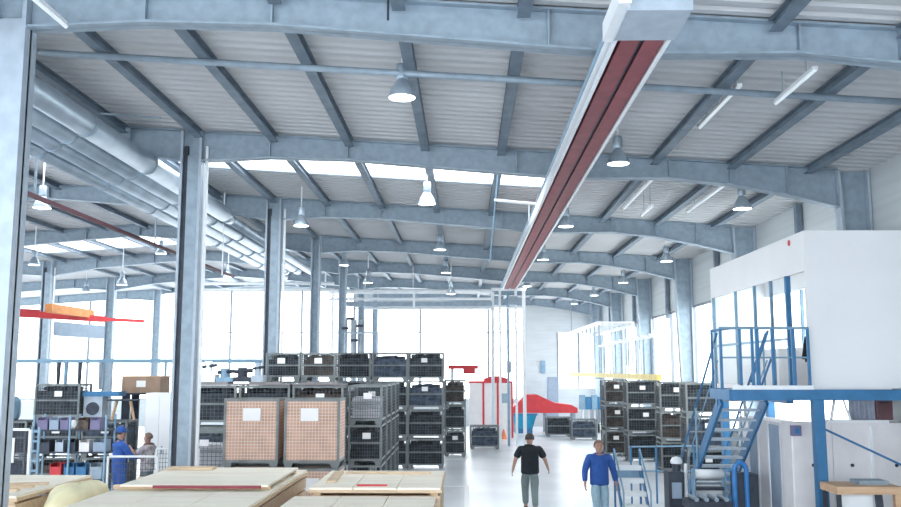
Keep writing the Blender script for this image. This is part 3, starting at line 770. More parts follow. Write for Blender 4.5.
# machine with arch window on second stack
zt2 = 2*BH
r = thing('bench_machine', (gx(90,24.2,2), 24.2, zt2), 'small grey machine with round opening on the workshop boxes', 'machine')
x = gx(93, 24.2, 2.2)
MB().box(x-.25, x+.25, 24.0, 24.4, zt2, zt2+.62).build('body', galv2, r)
MB().tube((x, 23.97, zt2+.3), (x, 24.0, zt2+.3), .17, 20).build('round_opening', darkm, r, 'dark round opening')
MB().box(x-.27, x+.7, 23.95, 24.45, zt2+.62, zt2+.75).build('hood', bluem, r, 'blue hood')
x = gx(121, 24.2, 2.2)
r = thing('work_trestle', (x, 24.2, zt2), 'small dark trestle with brown board beside the grey machine', 'trestle')
MB().box(x-.35, x+.35, 23.95, 24.4, zt2+.5, zt2+.54).build('top', darkm, r)
for dx in (-.3, .3): MB().bar((x+dx, 24.2, zt2), (x+dx*.6, 24.2, zt2+.5), .06, .06).build('leg', woodt, r)
for i, (a_, b_, y0, y1, m, lab) in enumerate(((8,24,383,398,bluel,'pale blue cloth covered bundle at the far left edge'),(0,12,395,412,bluel,'pale blue box low at the far left edge'))):
    p0 = at(a_, y0, 24.0); p1 = at(b_, y1, 24.0)
    blob('cloth_bundle', ((p0.x+p1.x)/2, 24.0+.5*i-.15, 2*BH+.29), ((p1.x-p0.x)/2, .3, .32), m, 5+i, lab, 'bundle')
# bits on the lower row behind the brown crates
def bench_item(px, w, h, m, lab, nm, cat, kind):
    x = gx(px, 21.5, 3); z = 2.93
    if kind == 'vise':
        r = thing(nm, (x, 21.7, z), lab, cat)
        MB().box(x-w/2, x+w/2, 21.5, 21.9, z, z+h*.35).build('base', m, r); MB().tube((x-w*.1, 21.7, z+h*.35), (x-w*.1, 21.7, z+h), w*.28, 12).build('body', m, r)
        MB().tube((x-w*.5, 21.65, z+h*.7), (x+w*.5, 21.65, z+h*.8), w*.12).build('arm', darkm, r)
bench_item(206, .35, .5, whitep, 'white motor unit on the boards behind the brown crates', 'motor_unit', 'motor', 'vise')
bench_item(223, .4, .32, bluel, 'pale blue pump on the boards behind the brown crates', 'pump', 'pump', 'vise')
bench_item(241, .42, .34, darkm, 'dark gearbox on the boards behind the brown crates', 'gearbox', 'gearbox', 'vise')
bench_item(256, .28, .45, galv2, 'pale grey bracket machine left of the tall mesh row', 'bracket', 'bracket', 'vise')

# ------------------------------------------------------------------ far centre: cabinets, red machine, skip
Yf = 44
a = at(469, 383, Yf); b = at(512, 383, Yf); CT = a.z
r = thing('control_cabinet', ((a.x+b.x)/2, Yf+.4, 0), 'row of white control cabinets with red trim at the end of the aisle', 'cabinet')
MB().box(a.x, b.x, Yf, Yf+.8, 0, a.z).build('body', whitem, r)
w = (b.x-a.x)/3
for i in range(3): MB().box(a.x+w*i+.05, a.x+w*(i+1)-.05, Yf-.03, Yf, .1, a.z-.1).build('door', lockm, r)
tr = MB(); tr.box(a.x-.02, b.x+.02, Yf-.05, Yf+.02, a.z, a.z+.1)
for i in (1, 2, 3): tr.box(a.x+w*i-.045, a.x+w*i+.045, Yf-.05, Yf-.0, 0, a.z)
tr.build('trim', redb, r, 'red trim')
MB().box(a.x+2*w+.1, a.x+3*w-.15, Yf-.06, Yf-.03, a.z-.95, a.z-.5).build('screen', lockb, r, 'dark screen')
def hip(name, px0, px1, py0, py1, Y, d, m, label, cat, z0=None):
    "low machine cover: a box with a sloped hood"
    a = at(px0, py1, Y); b = at(px1, py1, Y); zt_ = at(px0, py0, Y).z; zb_ = a.z if z0 is None else z0
    w = b.x-a.x; hh = zt_-zb_; r = thing(name, ((a.x+b.x)/2, Y+d/2, zb_), label, cat)
    MB().box(a.x, b.x, Y, Y+d, zb_, zb_+hh*.45).build('body', m, r)
    x0, x1 = a.x, b.x; q = w*.32; z1 = zb_+hh*.45; z2 = zb_+hh
    MB().hexa([(x0,Y,z1),(x1,Y,z1),(x1,Y+d,z1),(x0,Y+d,z1),(x0+q,Y+d*.3,z2),(x1-q,Y+d*.3,z2),(x1-q,Y+d*.7,z2),(x0+q,Y+d*.7,z2)]).build('hood', m, r)
    return r
hip('red_machine_cover', 484, 508, 376, 383, 44.05, .7, redb, 'red sloped hood on top of the white control cabinets', 'machine hood', CT+.1)
r = thing('red_machine', (gx(545, 47.5, 1), 47.5, 0), 'long low red machine on grey legs right of the white cabinets', 'machine')
z2, z1 = at(545, 403, 47).z, at(545, 413, 47).z; xa2, xb2 = gx(512, 47, 1.5), gx(577, 47, 1.5)
MB().box(xa2, xb2, 47, 48.4, z1, (z1+z2)/2).build('body', redb, r)
MB().prism([(xa2,(z1+z2)/2),(xb2,(z1+z2)/2),(xb2-.3,z2-.1),(xa2+2.2,z2),(xa2+1.3,z2+.42),(xa2+.7,z2+.42),(xa2+.15,z2-.1)], 'y', 47.0, 48.4).build('hood', redb, r)
for x in (xa2+.1, (xa2+xb2)/2, xb2-.25):
    for y in (47.05, 48.2): MB().box(x, x+.14, y, y+.14, 0, z1).build('leg', galv, r)
r = thing('swing_arm', (gx(462, 37.5, 3), 37.5, 0), 'red arm on a pale post behind the narrow mesh stack at the aisle edge', 'arm')
zz = at(462, 369, 37.5).z
MB().tube((gx(452,37.5,3), 37.5, 0), (gx(452,37.5,3), 37.5, zz), .06).build('post', galv2, r)
MB().box(gx(448,37.5,3), gx(478,37.5,3), 37.4, 37.6, zz, zz+.16).build('arm', redb, r)
MB().box(gx(463,37.5,3), gx(475,37.5,3), 37.35, 37.65, zz-.2, zz).build('trolley', redb, r)
# blue skip
p = at(510, 428, 49); z0 = 0; xa2, xb2 = at(509, 428, 46.5).x, at(535, 428, 46.5).x
r = thing('tipping_skip', ((xa2+xb2)/2, 45.8, 0), 'bright cyan blue tipping skip on the far floor', 'skip')
MB().hexa([(xa2+.35,45.4,.35),(xb2-.2,45.4,.35),(xb2-.2,46.2,.35),(xa2+.35,46.2,.35),(xa2,45.2,1.05),(xb2,45.2,1.05),(xb2,46.4,1.05),(xa2,46.4,1.05)]).build('tub', cyanm, r)
MB().box(xa2+.3, xb2-.2, 45.45, 46.15, .1, .35).build('base_frame', bluem, r)
MB().box(xa2-.03, xb2+.03, 45.15, 45.2, 1.0, 1.1).build('rim', bluem, r)
for x in (xa2+.35, xb2-.3):
    MB().tube((x-.04, 45.6, .1), (x+.04, 45.6, .1), .1, 14).build('wheel', darkm, r)
# dark cabinet, blue fittings
def simple_cab(px0, px1, py0, Y, m, name, label, cat, d=.6):
    a = at(px0, py0, Y); b = at(px1, py0, Y)
    r = thing(name, ((a.x+b.x)/2, Y+d/2, 0), label, cat)
    MB().box(a.x, b.x, Y, Y+d, .08, a.z).build('body', m, r)
    MB().box(a.x+.05, b.x-.05, Y+.05, Y+d-.05, 0, .08).build('plinth', darkm, r)
    MB().box(a.x+.05, b.x-.05, Y-.02, Y, .2, a.z-.08).build('door', m, r)
    return r
simple_cab(547, 558, 377, 51, lockb, 'dark_cabinet', 'dark blue-grey cabinet standing against the back wall', 'cabinet')
for i, px in enumerate((582, 588, 594, 600)):
    x = gx(px, 47.5, 1.5)
    r = thing('blue_dispenser', (x, 47.5, 0), 'blue and white dispenser post by the right of the back wall, %s of four' % ['first','second','third','last'][i], 'dispenser', 'blue dispensers near the back wall')
    MB().tube((x, 47.5, 0), (x, 47.5, 1.2), .05).build('post', whitep, r); MB().box(x-.16, x+.13, 47.35, 47.65, 1.2, 1.95-.1*(i % 2)).build('tank', bluem if i % 2 else bluel, r)
    MB().box(x-.2, x+.2, 47.3, 47.7, 0, .5).build('base', whitep, r)
p = at(543, 367, BACK-.06); tag(MB().box(p.x-.14, p.x+.14, BACK-.08, BACK-.01, p.z-.35, p.z+.35).build('wall_sign', bluel), 'small blue upright sign on the grey back wall', 'sign')
p = at(503, 424, 48)
tag(MB().lathe([(.0,0),(.16,0),(.03,.45),(0,.46)], (at(503,424,44).x, 43.2, 0), 14).build('traffic_cone', mat('orange_plastic', (.75,.2,.08), .5)), 'small orange cone beside the blue skip', 'cone')

# ------------------------------------------------------------------ overhead conveyor on the right
xk = 5.3
r = thing('overhead_conveyor', (xk, 36, 2.7), 'overhead conveyor with a yellow lower rail hung near the right wall', 'conveyor')
MB().box(xk-.06, xk+.06, 25.0, 46, 2.93, 3.1).build('rail', yellm, r, 'yellow lower rail')
MB().box(xk-.06, xk+.06, 25.5, 36, 4.12, 4.2).build('track', whitep, r, 'white upper track')
MB().box(xk-.1, xk+.1, 36.0, 46, 5.0, 5.14).build('track', whitep, r, 'white upper track')
MB().box(xk+1.3, xk+1.4, 36.0, 46, 4.95, 5.07).build('track', whitep, r, 'white upper track')
cr = MB(); rods = MB(); hk = MB()
for i in range(16):
    y = 25.8+i*1.28
    MB().tube((xk, y, 3.1), (xk, y, 5.0 if y > 36 else 4.2), .03, 8).build('hanger_rod', galv, r)
    if y > 36: MB().tube((xk+1.35, y+.3, 3.4), (xk+1.35, y+.3, 4.96), .03, 8).build('hanger_rod', galv, r)
    if y < 36: MB().box(xk-.1, xk+.1, y-.03, y+.03, 4.2, 4.25).build('hanger_bracket', whitep, r)
    if y > 36: MB().box(xk-.1, xk+1.4, y-.03, y+.03, 5.08, 5.13).build('cross_tie', whitep, r)
for i in range(32):
    y = 25.2+i*.65
    MB().path([(xk, y, 2.935), (xk, y, 2.90), (xk+.04, y, 2.87), (xk+.08, y, 2.90)], .012, 6).build('hook', darkm, r)
for k in (5, 6):
    for x in (xk+.0, xk+1.35): MB().box(x-.02, x+.02, FY[k]-.02, FY[k]+.02, 5.12, zt(x)-.72).build('drop_rod', galv, r)

# ------------------------------------------------------------------ office on its steel platform
PX = 5.88; PY0, PY1 = 15.6, 21.6; PZ = 2.9; PT = 5.62; XE = 7.24; XF = 7.66
r = thing('site_office', ((PX+XE)/2, (PY0+PY1)/2, PZ), 'white panelled office cabin raised on the blue platform at right', 'office cabin')
office = r
MB().box(PX, XF, PY0, PY0+.08, PZ, PT).build('front_wall', whitem, r)
MB().box(PX, PX+.08, PY0+.08, PY1, 4.92, PT).build('side_fascia', whitem, r, 'white upper band of the side wall')
MB().box(PX, XE, PY1, PY1+.08, PZ, PT).build('rear_wall', whitem, r)
MB().box(XE-.08, XE, PY0+.08, PY1, 4.92, PT).build('side_fascia', whitem, r)
MB().box(XE-.08, XE, PY0+.08, PY1, PZ, 3.7).build('parapet_wall', whitem, r)
MB().box(PX+.08, XE-.08, PY0+.08, PY1, PT-.1, PT-.02).build('cabin_roof', whitem, r)
MB().box(PX, XE, PY0, PY1+.08, PZ-.1, PZ).build('cabin_floor', lockm, r)
pl = MB(); pl.box(PX+1.2, PX+1.22, PY0-.0, PY0+.0, PZ, PT)
fr = MB()
ysm = [PY0+.12, PY0+1.05, PY0+1.9, PY0+2.9, PY0+4.2, PY1-.05]
for y in ysm[1:]: MB().box(PX, PX+.06, y-.025, y+.025, PZ, 4.92).build('mullion', bluel, r)
MB().box(PX-.01, PX+.08, ysm[1]-.08, ysm[1]-.0, PZ, 4.92).build('door_post', bluem, r, 'dark blue door post')
for a_, b_ in zip(ysm[1:], ysm[2:]):
    fb = MB().box(PX+.01, PX+.05, a_+.035, b_-.035, 3.75, 3.8).build('transom', bluel, r)
    MB().box(PX+.025, PX+.035, a_+.035, b_-.035, PZ+.02, 4.92).build('glass_pane', glass, r)
for y in [PY0+1.9, PY0+3.8]: MB().box(XE-.07, XE-.01, y-.04, y+.04, 3.7, 4.92).build('mullion', bluel, r)
p = at(789, 243, 17.0); q = Vector((0,0,H)); d = at(789, 243, 10)-q; t = (PX-.004)/d.x; p = q+d*t
MB().tube((PX-.012, p.y, p.z), (PX, p.y, p.z), .055, 16).build('round_badge', redb, r, 'small red round badge')
MB().box(PX+.5, PX+1.2, PY0+3.0, PY0+4.4, PZ, PZ+.74).build('interior_desk', lockm, r)
# coat inside doorway
p = Vector((PX+.35, PY0+.75, 3.4))
r = thing('hanging_jacket', p, 'dark green and black jacket hanging inside the cabin doorway', 'jacket')
MB().hexa([(p.x-.14,p.y-.06,3.35),(p.x+.14,p.y-.06,3.35),(p.x+.14,p.y+.06,3.35),(p.x-.14,p.y+.06,3.35),(p.x-.07,p.y-.03,3.85),(p.x+.07,p.y-.03,3.85),(p.x+.07,p.y+.03,3.85),(p.x-.07,p.y+.03,3.85)]).build('body', tblack, r)
MB().bar((p.x-.1,p.y,3.8),(p.x-.17,p.y,3.4),.07,.07).build('sleeve', tblack, r)
MB().box(p.x-.01, p.x+.01, p.y, p.y+.02, 3.85, 5.5).build('hanger', galv, r)
# platform
LX = 4.5; LY1 = 16.65
r = thing('steel_platform', ((LX+XE)/2, 18, 0), 'blue steel platform with railing that carries the office cabin', 'platform')
MB().box(LX, PX, PY0, LY1, PZ-.09, PZ-.03).build('landing_deck', galv2, r)
eb = [(LX, XF, PY0-.12, PY0-.02), (LX, PX-.02, LY1, LY1+.08), ]
for e in eb: MB().box(*e, PZ-.2, PZ-.02).build('edge_beam', bluem, r)
MB().box(LX-.05, LX, PY0-.1, LY1+.08, PZ-.2, PZ-.02).build('edge_beam', bluem, r)
MB().box(PX-.02, PX+.1, LY1+.1, PY1, PZ-.3, PZ-.1).build('edge_beam', bluem, r)
for x, y in ((5.94, PY0-.07), (6.06, PY1-.1), (XF-.04, PY0-.07), (XE-.12, PY1-.1)):
    w = .085
    MB().box(x-w, x+w, y-w, y+w, 0, PZ-.2).build('support_post', bluem, r)
MB().box(LX, PX-.02, PY0-.16, PY0-.13, PZ-.02, PZ+.05).build('toe_board', whitep, r, 'pale toe board')
# railing posts
for px in (718, 737, 749, 754, 769, 789.5, 804):
    x = gx(px, PY0, 3.4); w = .022 if px not in (754, 789.5) else .03
    MB().box(x-w, x+w, PY0-.12, PY0-.08, PZ-.02, PZ+1.02).build('railing_post', bluem, r)
xL, xR_ = gx(717, PY0, 3.4), gx(805, PY0, 3.4)
MB().tube((xL, PY0-.1, PZ+1.02), (xR_, PY0-.1, PZ+1.02), .024).build('top_rail', bluel, r)
MB().tube((xL, PY0-.1, PZ+.52), (xR_, PY0-.1, PZ+.52), .015).build('mid_rail', bluel, r)
MB().tube((LX, PY0-.1, PZ+1.02), (LX, LY1, PZ+1.02), .024).build('top_rail', bluem, r)
MB().tube((LX, LY1, PZ-.1), (LX, LY1, PZ+1.05), .024).build('railing_post', bluem, r)
# tall rack uprights seen through the railing (door frame supports)
for px, y0 in ((748, 282), (769, 278)):
    x = gx(px-.5, PY0, 4)
MB().bar(at(822, 428, PY0+.1), at(925, 476, PY0+.1), .035, .035).build('diagonal_brace', bluem, r)
MB().bar((gx(766,PY0,4), PY0+.02, PZ+.98), (gx(749,PY0,3.2), PY0+.02, PZ+.1), .035, .035).build('diagonal_brace', bluem, r)
MB().bar((gx(768,PY0,4), PY0+.02, PZ+.5), (gx(759,PY0,3.2), PY0+.02, PZ+.03), .03, .03).build('diagonal_brace', bluem, r)

# stair going down away from the camera
SX0, SX1 = 4.66, 5.48; SY0, SY1 = LY1+.08, 20.2
r = thing('steel_staircase', ((SX0+SX1)/2, SY1, 0), 'blue steel staircase going down from the platform landing', 'staircase')
for x in (SX0, SX1): MB().bar((x, SY0+.03, PZ-.22), (x, SY1, .12), .05, .24).build('stringer', bluem, r)
NT = 14
for i in range(NT):
    t = (i+.7)/(NT+.4); y = SY0+(SY1-SY0)*t; z = PZ-.08-(PZ-.1)*t
    MB().box(SX0+.03, SX1-.03, y-.13, y+.13, z-.045, z).build('tread', galv2, r)
for x in (SX0-.04, SX1+.04):
    MB().tube((x, SY0, PZ+.98), (x, SY1, 1.05), .022).build('handrail', bluem, r)
    MB().tube((x, SY0, PZ+.48), (x, SY1, .58), .014).build('mid_rail', bluel, r)
    for t in (.05, .5, .96):
        y = SY0+(SY1-SY0)*t; z = PZ-.1-(PZ-.1)*t; MB().tube((x, y, max(.0, z-.1)), (x, y, z+1.05), .018).build('rail_post', bluel, r)

# lockers behind the post
Yl = 16.3; Xl0 = 5.74; LZ = 2.28
r = thing('locker_row', (6.8, Yl+.3, 0), 'row of pale lockers facing the aisle beneath the office cabin', 'lockers')
MB().box(Xl0, 7.86, Yl, Yl+.5, .06, LZ).build('body', lockm, r)
for i in range(3):
    xa2 = Xl0+.02+i*.7
    d_ = MB().box(xa2, xa2+.68, Yl-.02, Yl, .1, LZ-.05).build('door', lockm, r)
    xk2 = (6.1, 6.78, 7.55)[i]
    MB().tube((xk2, Yl-.035, 1.55), (xk2, Yl-.02, 1.55), .03, 14).build('lock', darkm, d_, 'dark round lock')
MB().box(Xl0+.75+.62, Xl0+.75+.66, Yl-.06, Yl-.02, .06, LZ-.05).build('pipe', whitep, r)
MB().box(Xl0+.05, 7.8, Yl+.04, Yl+.45, 0, .06).build('plinth', darkm, r)
r = thing('side_cabinet', (Xl0+.2, 17.7, 0), 'tall grey-blue cabinets end-on beside the stair under the cabin', 'cabinet')
MB().box(Xl0-.0, Xl0+.5, 16.85, 19.3, .0, 2.25).build('body', lockm, r)
for i in range(4):
    y = 16.9+i*.6; MB().box(Xl0-.02, Xl0, y, y+.52, .08, 2.2).build('door', (lockb if i % 2 == 0 else lockm), r)
    MB().box(Xl0-.04, Xl0-.0, y+.52, y+.58, .0, 2.25).build('door_edge', whitep, r)
Yo = Yl+.2
tag(MB().box(gx(815,Yo,2.3)+.12, 7.5, Yo-.15, Yo+.25, LZ, LZ+.045).build('board', whitep), 'white board lying on top of the pale lockers', 'board')
LZ2 = LZ+.045
xm = gx(836, Yo, 2.5)
r = thing('white_stepladder', (xm, Yo, LZ2), 'white A-shaped stepladder top standing on the pale lockers', 'stepladder')
for dx in (-.17, .17):
    MB().bar((xm+dx, Yo-.05, LZ2), (xm+dx*.25, Yo, LZ2+.5), .035, .04).build('leg', whitep, r)
MB().box(xm-.08, xm+.08, Yo-.1, Yo+.1, LZ2+.48, LZ2+.52).build('top', whitep, r)
o = MB()
for i in range(11):
    x = gx(849, Yo, 2.3)+i*.042; o.tube((x, Yo+.07+.03*(i % 2), LZ2), (x+.01, Yo+.07, LZ2+.5), .032, 8)
tag(o.build('film_bundle', curtm, smooth=True), 'bundle of grey-blue film standing on the lockers behind the post', 'film')
x = gx(873, Yo, 2.4)
r = thing('brown_case', (x+.15, Yo+.1, LZ2), 'dark brown case on top of the lockers near the right edge', 'case')
MB().box(x, x+.29, Yo-.02, Yo+.22, LZ2, LZ2+.48).build('body', mat('dark_brown', (.14,.07,.08), .5), r, bevel=.01)
MB().path([(x+.08, Yo-.03, LZ2+.3), (x+.08, Yo-.06, LZ2+.3), (x+.21, Yo-.06, LZ2+.3), (x+.21, Yo-.03, LZ2+.3)], .01).build('handle', darkm, r)
x = gx(900, Yo-.1, 2.4)
tag(MB().lathe([(0,0),(.05,0),(.05,.1),(.02,.14),(0,.14)], (x, Yo-.1, LZ), 12).build('red_can', redb), 'small red can on the lockers at the right picture edge', 'can')
r = thing('wall_box', (Xl0+.05, Yl-.1, 2.05), 'small dark blue box fixed to the locker corner', 'box')
MB().box(Xl0-.02, Xl0+.14, Yl-.14, Yl-.02, 2.06, 2.24).build('case', purplem, r); MB().box(Xl0+.02, Xl0+.1, Yl-.15, Yl-.14, 2.1, 2.2).build('cover', bluem, r)
# work table lower right
Yt = 14.6; zt3 = 3.2-Yt*math.tan(math.atan((486-253.5)/900)-PITCH)
xa2, xb2 = gx(834, Yt, zt3), gx(899, Yt, zt3)
r = thing('work_bench', ((xa2+xb2)/2, Yt+.3, 0), 'work bench with a thick brown wooden edge at the lower right', 'work bench')
MB().box(xa2, xb2, Yt, Yt+.7, zt3-.12, zt3).build('top', woodt, r)
MB().box(xb2-.12, xb2, Yt+.02, Yt+.12, 0, zt3-.12).build('leg', woodt, r)
for y in (Yt+.05, Yt+.6): MB().box(xa2+.02, xa2+.08, y, y+.06, 0, zt3-.12).build('leg', darkm, r)
MB().bar((xb2-.35, Yt+.1, zt3-.12), (xb2-.28, Yt+.1, .1), .1, .06).build('brace', darkm, r)
MB().box(xa2+.12, xb2-.4, Yt+.2, Yt+.24, .3, zt3-.14).build('back_panel', whitep, r, 'white panel')
tag(MB().box(xa2+.45, xb2-.1, Yt+.25, Yt+.6, zt3, zt3+.06).build('folder', galv), 'flat dark tray lying on the wooden work bench', 'tray')

# machines by the stair foot
def mobile_steps(px0, px1, Y, n, label):
    xa2, xb2 = gx(px0, Y, .8), gx(px1, Y, .8); r = thing('mobile_steps', ((xa2+xb2)/2, Y, 0), label, 'mobile steps')
    for i in range(n):
        z = .24*(i+1); y = Y+.22*i
        MB().box(xa2+.03, xb2-.03, y, y+.24, z-.09, z).build('tread', whitep, r)
    for x in (xa2, xb2-.04):
        MB().bar((x+.02, Y, .1), (x+.02, Y+.22*n, .24*n), .04, .12).build('stringer', bluem, r)
        MB().box(x, x+.04, Y+.22*n, Y+.22*n+.04, 0, .24*n+.35).build('rear_post', bluem, r)
        MB().bar((x+.02, Y+.02, .75), (x+.02, Y+.22*n, .24*n+.33), .03, .03).build('handrail', bluel, r)
        MB().box(x, x+.03, Y, Y+.03, .2, .75).build('front_post', bluel, r)
    MB().box(xa2+.05, xb2-.05, Y+.22*n+.0, Y+.22*n+.03, .24*n-.3, .24*n-.0).build('back_plate', bluel, r)
mobile_steps(622, 651, 18.6, 5, 'small blue mobile steps beside the man in blue')
Ym = 18.0
x0, x1 = gx(668, Ym, 1), gx(685, Ym, 1)
r = thing('floor_machine', ((x0+x1)/2, Ym+.3, 0), 'dark upright machine with a white round top before the stair', 'machine')
zt4 = at(676, 472, Ym).z
MB().box(x0, x1-.04, Ym, Ym+.5, .0, zt4).build('body', darkm, r, bevel=.02)
MB().tube(((x0+x1)/2+.03, Ym+.2, zt4), ((x0+x1)/2+.03, Ym+.2, zt4+.16), .08, 14).build('neck', darkm, r)
MB().lathe([(0,0),(.11,.0),(.12,.05),(.08,.12),(0,.14)], ((x0+x1)/2+.03, Ym+.2, zt4+.14), 16).build('cap', whitep, r, 'white domed cap', smooth=True)
MB().tube((x1, Ym+.1, .1), (x1+.02, Ym+.1, zt4+.15), .035).build('pipe', whitep, r)
MB().box(x0+.05, x1-.1, Ym-.03, Ym, zt4-.5, zt4-.2).build('panel', lockb, r)
# roll stand
Yq = 17.7
r = thing('roll_stand', (gx(708, Yq, .8), Yq, 0), 'low stand with a white roll at the stair foot', 'roll stand')
xa2, xb2 = gx(693, Yq, .9), gx(722, Yq, .9)
z = at(700, 474, Yq).z
MB().tube((xa2, Yq, z), (xb2, Yq, z), .09, 18).build('roll', whitep, r, 'white roll', smooth=True)
for x in (xa2-.03, xb2): MB().box(x, x+.03, Yq-.1, Yq+.1, 0, z+.1).build('stand_side', bluel, r)
MB().box(xa2, xb2, Yq+.1, Yq+.14, .2, z-.25).build('back_sheet', whitep, r)
MB().box(xa2, xb2, Yq-.05, Yq+.1, z-.3, z-.24).build('cross_bar', darkm, r)
r = thing('conveyor_bed', (gx(703, 17, .4), 17, 0), 'dark low machine bed at the bottom edge before the stair', 'machine')
xa2, xb2 = gx(686, 17, .5), gx(728, 17, .5)
zq = at(700, 500, 17).z
MB().box(xa2, xb2, 16.8, 17.4, zq-.15, zq).build('bed', darkm, r)
for x in (xa2+.05, xb2-.12):
    MB().box(x, x+.07, 16.85, 17.35, 0, zq-.15).build('leg', darkm, r)
for i in range(4): MB().tube((xa2+.12+i*.18, 16.75, zq+.04), (xa2+.12+i*.18, 17.3, zq+.04), .04, 10).build('roller', galv, r)
# blue arch frame
Ya = 17.2
r = thing('blue_arch', (gx(739, Ya, 1), Ya, 0), 'rounded bright blue frame standing beside the dark cabinets', 'frame')
xa2, xb2 = gx(733, Ya, 1), gx(745, Ya, 1); zz = at(738, 462, Ya).z
pts = [(xa2, Ya, 0), (xa2, Ya, zz-.12), (xa2+.05, Ya, zz-.03), ((xa2+xb2)/2, Ya, zz), (xb2-.05, Ya, zz-.03), (xb2, Ya, zz-.12), (xb2, Ya, 0)]
MB().path(pts, .045, 10).build('hoop', mat('bright_blue', (.04,.22,.55), .4), r)
MB().box(xa2+.04, xb2-.04, Ya+.02, Ya+.4, .05, zz-.2).build('housing', darkm, r)
tag(MB().box(gx(746,17.3,1)+.0, gx(755,17.3,1), 17.2, 17.7, 0, 1.28).build('dark_locker', darkm), 'narrow dark cabinet right of the rounded blue frame', 'cabinet')
# barrier rail beside the mobile steps
Yz = 22.5
r = thing('barrier_rail', (gx(665, Yz, 1), Yz, 0), 'low blue barrier rail in front of the dark mesh boxes at right', 'barrier')
zz = at(660, 446, Yz).z
MB().tube((gx(628,Yz,1.2), Yz, zz-.02), (gx(694,Yz,1.2), Yz, zz), .02).build('top_rail', bluel, r)
for px in (630, 655, 693): MB().box(gx(px,Yz,1)-.02, gx(px,Yz,1)+.02, Yz-.02, Yz+.02, 0, zz).build('post', bluem, r)
MB().tube((gx(630,Yz,.6), Yz, zz-.6), (gx(693,Yz,.6), Yz, zz-.6), .018).build('lower_rail', bluel, r)

# ------------------------------------------------------------------ floor lines
def fline(x0, x1, y0, y1, lab): tag(MB().box(x0, x1, y0, y1, .0, .004).build('floor_line', linem), lab, 'floor marking', 'white painted floor lines')
fline(-.05, .07, 17, 25.8, 'white line along the left edge of the aisle')
fline(-.75, -.05, 25.68, 25.8, 'white cross line at the far end of the aisle edge line')
fline(-.75, .05, 33.3, 33.45, 'white cross line beside the tall back row of mesh boxes')
fline(-.05, .07, 33.45, 37, 'short white line along the aisle by the narrow stack')
fline(5.0-.9, 5.0-.78, 28, 31, 'short white line on the right side of the aisle floor')

